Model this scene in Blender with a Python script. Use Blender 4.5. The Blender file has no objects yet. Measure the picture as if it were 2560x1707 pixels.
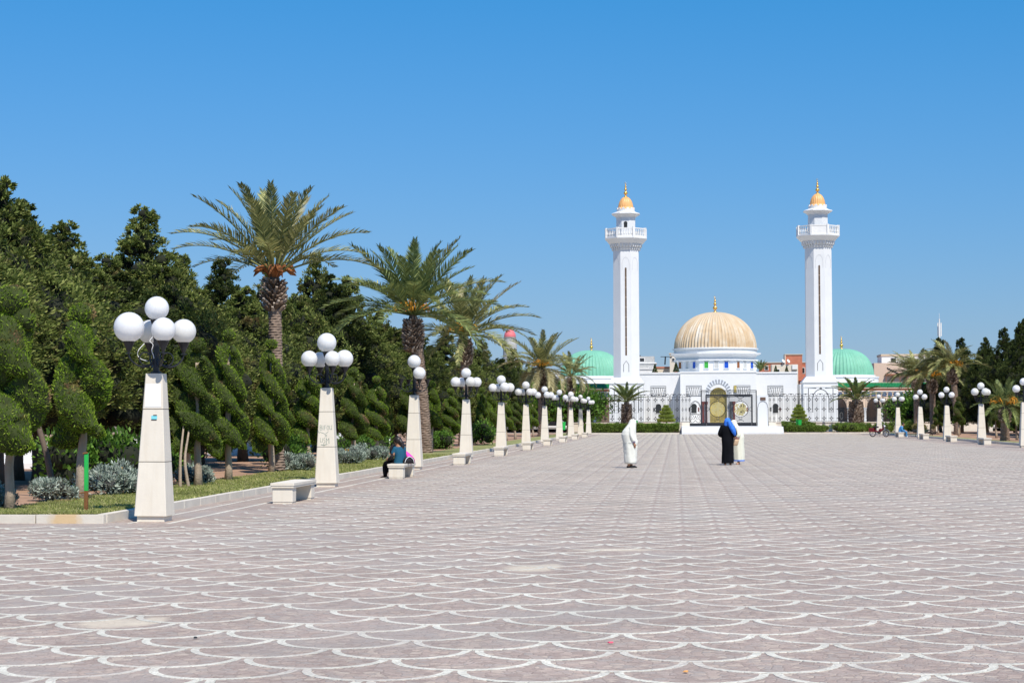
import bpy, math, random
import numpy as np
from mathutils import Vector, Matrix, Euler

R = math.radians
PI = math.pi
scene = bpy.context.scene
col = scene.collection

# ------------------------------------------------------------------ camera
F_PX, CAM_H = 4600.0, 1.65            # focal length in pixels of a 2560 px wide frame, eye height
YAW = math.atan((1690 - 1280) / F_PX)  # the esplanade axis (+Y) runs off to the right of the frame centre
PITCH = math.atan(189.7 / F_PX)
ROLL = 0.0029
fw = Vector((-math.sin(YAW) * math.cos(PITCH), math.cos(YAW) * math.cos(PITCH), math.sin(PITCH)))
r0 = Vector((math.cos(YAW), math.sin(YAW), 0))
u0 = r0.cross(fw)
rt = math.cos(ROLL) * r0 - math.sin(ROLL) * u0
up = math.sin(ROLL) * r0 + math.cos(ROLL) * u0
cam_data = bpy.data.cameras.new('camera')
cam = bpy.data.objects.new('camera', cam_data)
col.objects.link(cam)
cam.matrix_world = Matrix(((rt.x, up.x, -fw.x, 0), (rt.y, up.y, -fw.y, 0), (rt.z, up.z, -fw.z, CAM_H), (0, 0, 0, 1)))
cam_data.sensor_width = 36
cam_data.lens = F_PX / 2560 * 36
cam_data.clip_start = 0.5
cam_data.clip_end = 9000
scene.camera = cam

# ------------------------------------------------------------------ sky and sun
EXPOSURE = 0.35
SUN = Vector((0.345, -0.623, 1.0)).normalized()
elev = math.asin(SUN.z)
world = bpy.data.worlds.new('World')
scene.world = world
world.use_nodes = True
wn = world.node_tree
wn.nodes.clear()
wo = wn.nodes.new('ShaderNodeOutputWorld')
bg = wn.nodes.new('ShaderNodeBackground')
sky = wn.nodes.new('ShaderNodeTexSky')
sky.sky_type = 'NISHITA'
sky.sun_disc = False
sky.sun_elevation = elev
sky.sun_rotation = math.atan2(SUN.x, SUN.y)
sky.altitude = 20
sky.air_density = 1.5
sky.dust_density = 0.0
sky.ozone_density = 10.0
bg.inputs['Strength'].default_value = 0.1
# the photograph's deep polarised blue: one tone curve per channel over the whole sky
sp = wn.nodes.new('ShaderNodeSeparateColor')
cb = wn.nodes.new('ShaderNodeCombineColor')
wn.links.new(sky.outputs[0], sp.inputs[0])
for i_, (lift, pw, gain) in enumerate(((.12, .8, .655), (0, .76, .75), (0, .7, 1.14))):
    m0 = wn.nodes.new('ShaderNodeMath'); m0.operation = 'MULTIPLY_ADD'; m0.inputs[1].default_value = .085; m0.inputs[2].default_value = -lift
    mx_ = wn.nodes.new('ShaderNodeMath'); mx_.operation = 'MAXIMUM'; mx_.inputs[1].default_value = .03; wn.links.new(m0.outputs[0], mx_.inputs[0]); m0i = m0; m0 = mx_
    m1 = wn.nodes.new('ShaderNodeMath'); m1.operation = 'POWER'; m1.inputs[1].default_value = pw
    m2 = wn.nodes.new('ShaderNodeMath'); m2.operation = 'MULTIPLY'; m2.inputs[1].default_value = gain * 10 / 2 ** EXPOSURE
    wn.links.new(sp.outputs[i_], m0i.inputs[0]); wn.links.new(m0.outputs[0], m1.inputs[0]); wn.links.new(m1.outputs[0], m2.inputs[0]); wn.links.new(m2.outputs[0], cb.inputs[i_])
wn.links.new(cb.outputs[0], bg.inputs[0])
wn.links.new(bg.outputs[0], wo.inputs[0])
sun_data = bpy.data.lights.new('sun', 'SUN')
sun_data.energy = 4.4
sun_data.angle = R(0.5)
sun_data.color = (1.0, 0.94, 0.855)
sun = bpy.data.objects.new('sun', sun_data)
col.objects.link(sun)
sun.location = (60, -100, 160)
sun.rotation_euler = SUN.to_track_quat('Z', 'Y').to_euler()

scene.view_settings.view_transform = 'Standard'
scene.view_settings.look = 'None'
scene.view_settings.gamma = 1
scene.view_settings.use_curve_mapping = False
scene.view_settings.exposure = EXPOSURE

# ------------------------------------------------------------------ helpers
def tag(o, label=None, cat=None, group=None, kind=None):
    if label: o['label'] = label
    if cat: o['category'] = cat
    if group: o['group'] = group
    if kind: o['kind'] = kind
    return o


def link(name, data, parent=None, mat=None, loc=None, rot=None, scl=None):
    o = bpy.data.objects.new(name, data)
    col.objects.link(o)
    if parent is not None: o.parent = parent
    if mat is not None and data is not None and len(data.materials) == 0: data.materials.append(mat)
    if loc is not None: o.location = loc
    if rot is not None: o.rotation_euler = rot
    if scl is not None: o.scale = scl if hasattr(scl, '__len__') else (scl, scl, scl)
    return o


def empty(name, loc=(0, 0, 0), rz=0, label=None, cat=None, group=None):
    o = bpy.data.objects.new(name, None)
    o.empty_display_size = .2
    col.objects.link(o)
    o.location = loc
    o.rotation_euler = (0, 0, rz)
    return tag(o, label, cat, group)


def kids(o):
    return [c for c in bpy.data.objects if c.parent == o]


def copy_tree(o, parent=None, tree=None):
    c = o.copy()
    col.objects.link(c)
    c.parent = parent
    for ch in o.children: copy_tree(ch, c)
    return c


class MB:
    """collects shapes, links them as one mesh object"""
    def __init__(s): s.v = []; s.f = []

    def add(s, vs, fs):
        n = len(s.v)
        s.v.extend([tuple(p) for p in vs])
        s.f.extend([tuple(i + n for i in q) for q in fs])
        return s

    def frustum(s, cx, cy, z0, z1, ax, ay, bx, by, ch=0.0):
        def ring(hx, hy, z):
            if ch <= 0: return [(cx - hx, cy - hy, z), (cx + hx, cy - hy, z), (cx + hx, cy + hy, z), (cx - hx, cy + hy, z)]
            c = ch
            return [(cx - hx + c, cy - hy, z), (cx + hx - c, cy - hy, z), (cx + hx, cy - hy + c, z), (cx + hx, cy + hy - c, z),
                    (cx + hx - c, cy + hy, z), (cx - hx + c, cy + hy, z), (cx - hx, cy + hy - c, z), (cx - hx, cy - hy + c, z)]
        a, b = ring(ax, ay, z0), ring(bx, by, z1)
        n = len(a)
        fs = [tuple(range(n))[::-1], tuple(range(n, 2 * n))]
        for i in range(n):
            j = (i + 1) % n
            fs.append((i, j, n + j, n + i))
        return s.add(a + b, fs)

    def box(s, x0, x1, y0, y1, z0, z1, ch=0.0):
        return s.frustum((x0 + x1) / 2, (y0 + y1) / 2, z0, z1, (x1 - x0) / 2, (y1 - y0) / 2, (x1 - x0) / 2, (y1 - y0) / 2, ch)

    def lathe(s, prof, seg=24, cx=0, cy=0, rot=0.0, cap=True, rfun=None):
        vs, fs = [], []
        m = len(prof)
        for (r, z) in prof:
            for k in range(seg):
                a = rot + 2 * PI * k / seg
                q = r * (rfun(a, z) if rfun else 1)
                vs.append((cx + q * math.cos(a), cy + q * math.sin(a), z))
        for i in range(m - 1):
            for k in range(seg):
                j = (k + 1) % seg
                fs.append((i * seg + k, i * seg + j, (i + 1) * seg + j, (i + 1) * seg + k))
        if cap:
            fs.append(tuple(range(seg))[::-1])
            fs.append(tuple((m - 1) * seg + k for k in range(seg)))
        return s.add(vs, fs)

    def sphere(s, c, r, seg=16, rings=10, sq=(1, 1, 1), rotm=None):
        vs, fs = [], []
        for i in range(1, rings):
            t = PI * i / rings
            for k in range(seg):
                a = 2 * PI * k / seg
                p = Vector((r * sq[0] * math.sin(t) * math.cos(a), r * sq[1] * math.sin(t) * math.sin(a), r * sq[2] * math.cos(t)))
                if rotm: p = rotm @ p
                vs.append((c[0] + p.x, c[1] + p.y, c[2] + p.z))
        for sgn in (1, -1):
            p = Vector((0, 0, sgn * r * sq[2]))
            if rotm: p = rotm @ p
            vs.append((c[0] + p.x, c[1] + p.y, c[2] + p.z))
        nt, nb = len(vs) - 2, len(vs) - 1
        for i in range(rings - 2):
            for k in range(seg):
                j = (k + 1) % seg
                fs.append((i * seg + k, (i + 1) * seg + k, (i + 1) * seg + j, i * seg + j))
        for k in range(seg):
            j = (k + 1) % seg
            fs.append((nt, k, j))
            fs.append((nb, (rings - 2) * seg + j, (rings - 2) * seg + k))
        return s.add(vs, fs)

    def tube(s, pts, rad, seg=6, cap=True):
        pts = [Vector(p) for p in pts]
        n = len(pts)
        if not hasattr(rad, '__len__'): rad = [rad] * n
        vs, fs = [], []
        ref = None
        for i in range(n):
            t = (pts[min(i + 1, n - 1)] - pts[max(i - 1, 0)])
            if t.length < 1e-9: t = Vector((0, 0, 1))
            t.normalize()
            if ref is None:
                ref = Vector((1, 0, 0)) if abs(t.x) < .8 else Vector((0, 1, 0))
            a = (ref - t * ref.dot(t))
            if a.length < 1e-6: a = t.orthogonal()
            a.normalize()
            ref = a
            b = t.cross(a)
            for k in range(seg):
                w = 2 * PI * k / seg
                q = pts[i] + (a * math.cos(w) + b * math.sin(w)) * rad[i]
                vs.append(q)
        for i in range(n - 1):
            for k in range(seg):
                j = (k + 1) % seg
                fs.append((i * seg + k, i * seg + j, (i + 1) * seg + j, (i + 1) * seg + k))
        if cap:
            fs.append(tuple(range(seg))[::-1])
            fs.append(tuple((n - 1) * seg + k for k in range(seg)))
        return s.add(vs, fs)

    def prism_xz(s, poly, y0, y1):
        n = len(poly)
        vs = [(x, y0, z) for x, z in poly] + [(x, y1, z) for x, z in poly]
        fs = [tuple(range(n)), tuple(range(n, 2 * n))[::-1]]
        for i in range(n):
            j = (i + 1) % n
            fs.append((j, i, n + i, n + j))
        return s.add(vs, fs)

    def bar(s, a, b, w, y0, y1):
        """a flat bar in the XZ plane from a to b"""
        a, b = Vector(a), Vector(b)
        d = (b - a)
        d.normalize()
        n = Vector((-d.y, d.x)) * w / 2
        return s.prism_xz([(a - n)[:], (b - n)[:], (b + n)[:], (a + n)[:]], y0, y1)

    def strip_xz(s, pts, w, y0, y1, closed=False):
        """a bent flat bar following points in the XZ plane"""
        n = len(pts)
        P = [Vector(p) for p in pts]
        L, Q = [], []
        for i in range(n):
            if closed: t = P[(i + 1) % n] - P[i - 1]
            else: t = P[min(i + 1, n - 1)] - P[max(i - 1, 0)]
            t.normalize()
            m = Vector((-t.y, t.x)) * w / 2
            L.append(P[i] + m)
            Q.append(P[i] - m)
        vs = []
        for i in range(n): vs += [(L[i].x, y0, L[i].y), (Q[i].x, y0, Q[i].y), (L[i].x, y1, L[i].y), (Q[i].x, y1, Q[i].y)]
        fs = []
        for i in range(n if closed else n - 1):
            a, b = 4 * i, 4 * ((i + 1) % n)
            fs += [(a, b, b + 1, a + 1), (a + 2, a + 3, b + 3, b + 2), (a, a + 2, b + 2, b), (a + 1, b + 1, b + 3, a + 3)]
        if not closed:
            e = 4 * (n - 1)
            fs += [(0, 1, 3, 2), (e, e + 2, e + 3, e + 1)]
        return s.add(vs, fs)

    def loft(s, rings, seg=24, folds=0, amp=0.0, ph=0.0, cap=True):
        """rings: (cx, cy, cz, rx, ry[, fold amplitude])"""
        vs, fs = [], []
        for i, q in enumerate(rings):
            am = q[5] if len(q) > 5 else amp
            for k in range(seg):
                a = 2 * PI * k / seg
                m = 1 + am * (math.sin(folds * a + ph + i * .35) * .7 + math.sin((folds * 1.7 + 1) // 1 * a - ph + i * .5) * .3)
                vs.append((q[0] + q[3] * m * math.cos(a), q[1] + q[4] * m * math.sin(a), q[2]))
        m = len(rings)
        for i in range(m - 1):
            for k in range(seg):
                j = (k + 1) % seg
                fs.append((i * seg + k, i * seg + j, (i + 1) * seg + j, (i + 1) * seg + k))
        if cap:
            fs.append(tuple(range(seg))[::-1])
            fs.append(tuple((m - 1) * seg + k for k in range(seg)))
        return s.add(vs, fs)

    def mesh(s, name, smooth=False, angle=None):
        me = bpy.data.meshes.new(name)
        me.from_pydata(s.v, [], s.f)
        if smooth: me.polygons.foreach_set('use_smooth', [True] * len(me.polygons))
        if angle is not None:
            me.polygons.foreach_set('use_smooth', [True] * len(me.polygons))
            try: me.set_sharp_from_angle(angle=angle)
            except Exception: pass
        me.update()
        return me

    def build(s, name, mat, parent=None, smooth=False, angle=None, loc=None, rot=None):
        return link(name, s.mesh(name, smooth, angle), parent, mat, loc, rot)


def np_mesh(name, V, quads=None, tris=None, smooth=False):
    me = bpy.data.meshes.new(name)
    V = np.asarray(V, dtype=np.float32)
    me.vertices.add(len(V))
    me.vertices.foreach_set('co', V.ravel())
    nq = 0 if quads is None else len(quads)
    nt = 0 if tris is None else len(tris)
    idx, start = [], []
    if nq:
        idx.append(np.asarray(quads, np.int32).ravel())
        start.append(np.arange(nq) * 4)
    if nt:
        idx.append(np.asarray(tris, np.int32).ravel())
        start.append(np.arange(nt) * 3 + nq * 4)
    idx = np.concatenate(idx)
    start = np.concatenate(start)
    me.loops.add(len(idx))
    me.loops.foreach_set('vertex_index', idx.astype(np.int32))
    me.polygons.add(nq + nt)
    me.polygons.foreach_set('loop_start', start.astype(np.int32))
    if smooth: me.polygons.foreach_set('use_smooth', np.ones(nq + nt, dtype=bool))
    me.update(calc_edges=True)
    return me


def unit(a):
    return a / np.maximum(np.linalg.norm(a, axis=-1, keepdims=True), 1e-9)


ORD = ['first', 'second', 'third', 'fourth', 'fifth', 'sixth', 'seventh', 'eighth', 'ninth', 'tenth', 'eleventh', 'twelfth', 'thirteenth',
       'fourteenth', 'fifteenth', 'sixteenth', 'seventeenth', 'eighteenth', 'nineteenth', 'twentieth']
for a in ('twenty', 'thirty', 'forty'):
    for b in ORD[:9]: ORD.append(a + '-' + b)
    ORD.append({'twenty': 'thirtieth', 'thirty': 'fortieth', 'forty': 'fiftieth'}[a])


# ------------------------------------------------------------------ materials
def srgb(r, g, b):
    f = lambda c: ((c / 255 + .055) / 1.055) ** 2.4 if c > 10 else c / 255 / 12.92
    return (f(r), f(g), f(b), 1)


def new_mat(name):
    m = bpy.data.materials.new(name)
    m.use_nodes = True
    nt = m.node_tree
    nt.nodes.clear()
    out = nt.nodes.new('ShaderNodeOutputMaterial')
    return m, nt, out


def nd(nt, t, **kw):
    n = nt.nodes.new(t)
    for k, v in kw.items():
        if k.startswith('i_'): n.inputs[k[2:].replace('_', ' ')].default_value = v
        else: setattr(n, k, v)
    return n


def ramp(nt, stops, fac=None, interp='LINEAR'):
    n = nt.nodes.new('ShaderNodeValToRGB')
    n.color_ramp.interpolation = interp
    e = n.color_ramp.elements
    while len(e) < len(stops): e.new(.5)
    for x, (p, c) in zip(e, stops):
        x.position = p
        x.color = c if len(c) == 4 else (*c, 1)
    if fac is not None: nt.links.new(fac, n.inputs[0])
    return n


def mix(nt, fac, a, b, mode='MIX'):
    n = nt.nodes.new('ShaderNodeMix')
    n.data_type = 'RGBA'
    n.blend_type = mode
    for sock, val in ((n.inputs[0], fac), (n.inputs[6], a), (n.inputs[7], b)):
        if isinstance(val, (int, float)): sock.default_value = val
        elif isinstance(val, tuple): sock.default_value = val if len(val) == 4 else (*val, 1)
        else: nt.links.new(val, sock)
    return n.outputs[2]


def surface(name, c, rough=.6, var=.12, scale=2.0, bump=0.0, bscale=40.0, metal=0.0, spec=.4, streak=None, dirt=None, stretch=(1, 1, 1)):
    """painted or stone surface with uneven tone, optional vertical streaks and fine relief"""
    m, nt, out = new_mat(name)
    p = nd(nt, 'ShaderNodeBsdfPrincipled')
    p.inputs['Roughness'].default_value = rough
    p.inputs['Metallic'].default_value = metal
    p.inputs['Specular IOR Level'].default_value = spec
    tc = nd(nt, 'ShaderNodeTexCoord')
    oi = nd(nt, 'ShaderNodeObjectInfo')
    mp = nd(nt, 'ShaderNodeMapping')
    mp.inputs['Scale'].default_value = stretch
    nt.links.new(tc.outputs['Object'], mp.inputs[0])
    n1 = nd(nt, 'ShaderNodeTexNoise', noise_dimensions='4D', i_Scale=scale, i_Detail=5.0, i_Roughness=.6)
    w = nd(nt, 'ShaderNodeMath', operation='MULTIPLY')
    nt.links.new(oi.outputs['Random'], w.inputs[0])
    w.inputs[1].default_value = 40
    nt.links.new(w.outputs[0], n1.inputs['W'])
    nt.links.new(mp.outputs[0], n1.inputs['Vector'])
    lo = tuple(x * (1 - var) for x in c[:3])
    hi = tuple(min(1, x * (1 + var)) for x in c[:3])
    r = ramp(nt, [(.3, lo), (.7, hi)], n1.outputs['Fac'])
    colr = r.outputs[0]
    if streak:
        mp2 = nd(nt, 'ShaderNodeMapping')
        mp2.inputs['Scale'].default_value = (streak[1], streak[1], .35)
        nt.links.new(tc.outputs['Object'], mp2.inputs[0])
        n2 = nd(nt, 'ShaderNodeTexNoise', noise_dimensions='4D', i_Scale=3.0, i_Detail=4.0)
        nt.links.new(w.outputs[0], n2.inputs['W'])
        nt.links.new(mp2.outputs[0], n2.inputs['Vector'])
        rr = ramp(nt, [(.5, (0, 0, 0)), (.75, (1, 1, 1))], n2.outputs['Fac'])
        mm = nd(nt, 'ShaderNodeMath', operation='MULTIPLY')
        nt.links.new(rr.outputs[0], mm.inputs[0])
        mm.inputs[1].default_value = streak[2]
        colr = mix(nt, mm.outputs[0], colr, streak[0])
    nt.links.new(colr, p.inputs['Base Color'])
    if bump > 0:
        n3 = nd(nt, 'ShaderNodeTexNoise', i_Scale=bscale, i_Detail=6.0)
        nt.links.new(tc.outputs['Object'], n3.inputs['Vector'])
        b = nd(nt, 'ShaderNodeBump', i_Strength=bump, i_Distance=.02)
        nt.links.new(n3.outputs['Fac'], b.inputs['Height'])
        nt.links.new(b.outputs[0], p.inputs['Normal'])
    nt.links.new(p.outputs[0], out.inputs[0])
    return m


def foliage(name, stops, brown=None, brown_at=(.56, .72), bscale=1.2, transl=.3, gloss=.25):
    """leaf colour differs from leaf to leaf; optional withered patches"""
    m, nt, out = new_mat(name)
    g = nd(nt, 'ShaderNodeNewGeometry')
    r = ramp(nt, stops, g.outputs['Random Per Island'])
    tc = nd(nt, 'ShaderNodeTexCoord')
    oi = nd(nt, 'ShaderNodeObjectInfo')
    w = nd(nt, 'ShaderNodeMath', operation='MULTIPLY')
    nt.links.new(oi.outputs['Random'], w.inputs[0])
    w.inputs[1].default_value = 30
    n = nd(nt, 'ShaderNodeTexNoise', noise_dimensions='4D', i_Scale=bscale, i_Detail=3.0)
    nt.links.new(tc.outputs['Object'], n.inputs['Vector'])
    nt.links.new(w.outputs[0], n.inputs['W'])
    hs = nd(nt, 'ShaderNodeHueSaturation')
    nt.links.new(r.outputs[0], hs.inputs['Color'])
    vr = nd(nt, 'ShaderNodeMapRange', i_From_Min=.3, i_From_Max=.7, i_To_Min=.75, i_To_Max=1.25)
    nt.links.new(n.outputs['Fac'], vr.inputs[0])
    nt.links.new(vr.outputs[0], hs.inputs['Value'])
    c = hs.outputs[0]
    if brown:
        n2 = nd(nt, 'ShaderNodeTexNoise', noise_dimensions='4D', i_Scale=bscale * 1.3, i_Detail=4.0)
        nt.links.new(tc.outputs['Object'], n2.inputs['Vector'])
        w2 = nd(nt, 'ShaderNodeMath', operation='ADD')
        nt.links.new(w.outputs[0], w2.inputs[0])
        w2.inputs[1].default_value = 11
        nt.links.new(w2.outputs[0], n2.inputs['W'])
        rb = ramp(nt, [(brown_at[0], (0, 0, 0)), (brown_at[1], (1, 1, 1))], n2.outputs['Fac'])
        c = mix(nt, rb.outputs[0], c, brown)
    p = nd(nt, 'ShaderNodeBsdfPrincipled')
    p.inputs['Roughness'].default_value = .55
    p.inputs['Specular IOR Level'].default_value = gloss
    nt.links.new(c, p.inputs['Base Color'])
    t = nd(nt, 'ShaderNodeBsdfTranslucent')
    nt.links.new(c, t.inputs[0])
    ms = nd(nt, 'ShaderNodeMixShader')
    ms.inputs[0].default_value = transl
    nt.links.new(p.outputs[0], ms.inputs[1])
    nt.links.new(t.outputs[0], ms.inputs[2])
    nt.links.new(ms.outputs[0], out.inputs[0])
    return m


def ellipse_mask(nt, pos, c, rx, ry, soft, noise):
    """ragged stain: 1 inside an ellipse on the ground, broken up by noise"""
    mp = nd(nt, 'ShaderNodeMapping')
    mp.inputs['Location'].default_value = (-c[0] / rx, -c[1] / ry, 0)
    mp.inputs['Scale'].default_value = (1 / rx, 1 / ry, 0)
    nt.links.new(pos, mp.inputs[0])
    ln = nd(nt, 'ShaderNodeVectorMath', operation='LENGTH')
    nt.links.new(mp.outputs[0], ln.inputs[0])
    ad = nd(nt, 'ShaderNodeMath', operation='ADD')
    nt.links.new(ln.outputs['Value'], ad.inputs[0])
    nt.links.new(noise, ad.inputs[1])
    mr = nd(nt, 'ShaderNodeMapRange', i_From_Min=1.5 + soft, i_From_Max=1.5 - soft, i_To_Min=0.0, i_To_Max=.75)
    nt.links.new(ad.outputs[0], mr.inputs[0])
    return mr.outputs[0]


def paving(name, cells, joint, joint_w, rough, stains=True):
    m, nt, out = new_mat(name)
    tc = nd(nt, 'ShaderNodeTexCoord')
    pos = nd(nt, 'ShaderNodeNewGeometry').outputs['Position']
    v = nd(nt, 'ShaderNodeTexVoronoi', i_Scale=13.0)
    nt.links.new(pos, v.inputs['Vector'])
    e = nd(nt, 'ShaderNodeTexVoronoi', feature='DISTANCE_TO_EDGE', i_Scale=13.0)
    nt.links.new(pos, e.inputs['Vector'])
    sep = nd(nt, 'ShaderNodeSeparateColor')
    nt.links.new(v.outputs['Color'], sep.inputs[0])
    r = ramp(nt, cells, sep.outputs[0])
    n1 = nd(nt, 'ShaderNodeTexNoise', i_Scale=.55, i_Detail=6.0, i_Roughness=.65)
    nt.links.new(pos, n1.inputs['Vector'])
    vr = nd(nt, 'ShaderNodeMapRange', i_From_Min=.3, i_From_Max=.7, i_To_Min=.84, i_To_Max=1.14)
    nt.links.new(n1.outputs['Fac'], vr.inputs[0])
    n4 = nd(nt, 'ShaderNodeTexNoise', i_Scale=60.0, i_Detail=4.0, i_Roughness=.7)
    nt.links.new(pos, n4.inputs['Vector'])
    vr2 = nd(nt, 'ShaderNodeMapRange', i_From_Min=.3, i_From_Max=.7, i_To_Min=.8, i_To_Max=1.2)
    nt.links.new(n4.outputs['Fac'], vr2.inputs[0])
    mu = nd(nt, 'ShaderNodeMath', operation='MULTIPLY')
    nt.links.new(vr.outputs[0], mu.inputs[0])
    nt.links.new(vr2.outputs[0], mu.inputs[1])
    hs = nd(nt, 'ShaderNodeHueSaturation')
    nt.links.new(r.outputs[0], hs.inputs['Color'])
    nt.links.new(mu.outputs[0], hs.inputs['Value'])
    je = nd(nt, 'ShaderNodeMapRange', i_From_Min=joint_w * .4, i_From_Max=joint_w, i_To_Min=.75, i_To_Max=0.0)
    nt.links.new(e.outputs['Distance'], je.inputs[0])
    c = mix(nt, je.outputs[0], hs.outputs[0], joint)
    if stains:
        n5 = nd(nt, 'ShaderNodeTexNoise', i_Scale=13.0, i_Detail=7.0, i_Roughness=.75)
        nt.links.new(pos, n5.inputs['Vector'])
        for (cc, rx, ry) in (((-4.55, 14.62), .27, .34), ((-4.3, 14.75), .13, .3), ((-1.6, 20.2), .27, .45), ((-1.4, 20.5), .12, .3), ((-.8, 23.05), .5, .22), ((-5.6, 18.1), .08, .12)):
            k = ellipse_mask(nt, pos, cc, rx, ry, .3, n5.outputs['Fac'])
            c = mix(nt, k, c, (.63, .55, .42))
        n6 = nd(nt, 'ShaderNodeTexNoise', i_Scale=.16, i_Detail=5.0, i_Roughness=.7)
        nt.links.new(pos, n6.inputs['Vector'])
        k6 = ramp(nt, [(.52, (0, 0, 0)), (.75, (.35, .35, .35))], n6.outputs['Fac'])
        c = mix(nt, k6.outputs[0], c, (.31, .275, .25))
    # patches relaid with greyer stone, worn and dirty stretches
    n8 = nd(nt, 'ShaderNodeTexNoise', i_Scale=.42 if stains else 1.1, i_Detail=4.0, i_Roughness=.7)
    mp8 = nd(nt, 'ShaderNodeMapping')
    mp8.inputs['Location'].default_value = (31, 7, 3)
    nt.links.new(pos, mp8.inputs[0])
    nt.links.new(mp8.outputs[0], n8.inputs['Vector'])
    k8 = ramp(nt, [(.50, (0, 0, 0)), (.68, (.75, .75, .75))], n8.outputs['Fac'])
    c = mix(nt, k8.outputs[0], c, (.35, .312, .278) if stains else (.47, .41, .355))
    p = nd(nt, 'ShaderNodeBsdfPrincipled')
    p.inputs['Roughness'].default_value = rough
    p.inputs['Specular IOR Level'].default_value = .25
    nt.links.new(c, p.inputs['Base Color'])
    bm = nd(nt, 'ShaderNodeMapRange', i_From_Min=0.0, i_From_Max=.12, i_To_Min=0.0, i_To_Max=1.0)
    nt.links.new(e.outputs['Distance'], bm.inputs[0])
    ad = nd(nt, 'ShaderNodeMath', operation='ADD')
    nt.links.new(bm.outputs[0], ad.inputs[0])
    nt.links.new(n4.outputs['Fac'], ad.inputs[1])
    b = nd(nt, 'ShaderNodeBump', i_Strength=.5, i_Distance=.012)
    nt.links.new(ad.outputs[0], b.inputs['Height'])
    nt.links.new(b.outputs[0], p.inputs['Normal'])
    nt.links.new(p.outputs[0], out.inputs[0])
    return m


M = {}
M['paving'] = paving('sett_paving', [(0, (.305, .238, .20)), (.35, (.385, .302, .252)), (.6, (.352, .302, .262)), (.82, (.42, .328, .268)), (1, (.465, .388, .312))], (.265, .212, .173), .04, .8)
M['band'] = paving('pale_sett', [(0, (.56, .54, .455)), (.5, (.63, .605, .51)), (1, (.69, .66, .56))], (.47, .43, .35), .035, .75, stains=False)
M['earth'] = surface('red_earth', (.36, .22, .14), .95, .3, .8, .6, 14)
M['field'] = surface('dry_ground', (.26, .21, .15), .95, .25, .05, .3, 4)
M['lawn'] = surface('lawn', (.245, .25, .09), .95, .35, 1.4, .8, 60)
M['kerb'] = surface('kerb_stone', (.62, .57, .48), .8, .12, 1.6, .25, 30)
M['cream'] = surface('cream_stone', (.715, .655, .545), .65, .05, 2.2, .08, 30, streak=((.56, .47, .34), 4, .3))
M['joint'] = surface('dark_joint', (.25, .21, .17), .9, .1)
M['marble'] = surface('white_marble', (.70, .71, .705), .5, .04, .5, .03, 6, streak=((.62, .63, .64), 1.2, .25))
M['plaster'] = surface('white_plaster', (.78, .78, .775), .7, .05, .7)
M['stone_grey'] = surface('grey_inlay', (.07, .073, .078), .6, .2)
M['iron'] = surface('black_iron', (.012, .013, .017), .42, .3, 8, metal=.0, spec=.5)
M['globe'] = surface('opal_globe', (.81, .815, .80), .22, .05, .35, spec=.5)
M['gold'] = surface('gold_leaf', (.80, .50, .13), .28, .1, 6, metal=.75)
M['gold_cal'] = surface('gilded_door', (.52, .41, .13), .4, .3, 1.5, metal=.45)
M['peach'] = surface('orange_gold_tile', (.74, .40, .15), .42, .12, 1.5)
M['white_trim'] = surface('white_trim', (.74, .735, .71), .6, .05)
M['dark_flat'] = surface('flat_dark_fill', (.02, .022, .022), .5, .2)  # flat dark fill; on doorway and arched windows it stands for inner shade
M['slot'] = surface('brown_grille', (.11, .065, .035), .55, .35, 5)
M['pale_glass'] = surface('pale_grey_window', (.50, .50, .48), .35, .06)
M['green_glass'] = surface('green_window', (.05, .36, .05), .3, .08)
M['blue_glass'] = surface('blue_window', (.012, .075, .45), .3, .08)
M['rust_glass'] = surface('rust_brown_window', (.24, .085, .03), .4, .1)
M['red_marble'] = surface('red_marble', (.16, .045, .04), .3, .3, 3)
M['blush'] = surface('pink_stone', (.66, .50, .37), .75, .1, 1.2)
M['tile_blue'] = surface('blue_tile', (.10, .14, .22), .35, .5, 5)
M['roof_green'] = surface('green_glazed_tile', (.02, .19, .065), .3, .25, 4)
M['brick_band'] = surface('brick_band', (.33, .13, .07), .8, .2, 3)
M['shade_wall'] = surface('wall_inner_shade', (.19, .13, .10), .85, .2, 1)  # the arcade's inside shading is put into this dark brown
M['green_paint'] = surface('green_paint', (.02, .42, .07), .45, .08, 3)
M['rust'] = surface('rust', (.19, .08, .025), .85, .35, 14, .4, 40)
M['paper'] = surface('white_paper', (.86, .87, .88), .7, .02)
M['trunk'] = surface('pale_bark', (.36, .285, .205), .9, .28, 5, .8, 22, stretch=(1, 1, .25))
M['trunk_dark'] = surface('dark_bark', (.12, .09, .065), .95, .35, 4, .8, 20, stretch=(1, 1, .25))
M['palm_bark'] = surface('palm_bark', (.25, .185, .14), .95, .35, 7, .6, 25)
M['palm_stub'] = foliage('old_leaf_bases', [(0, (.08, .055, .04)), (.45, (.23, .165, .12)), (.8, (.40, .31, .24)), (1, (.60, .52, .44))], transl=.0, gloss=.1)
M['fibre'] = surface('palm_fibre', (.36, .13, .04), .95, .4, 8)
M['dates'] = surface('date_stalks', (.60, .27, .02), .7, .35, 9)
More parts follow.
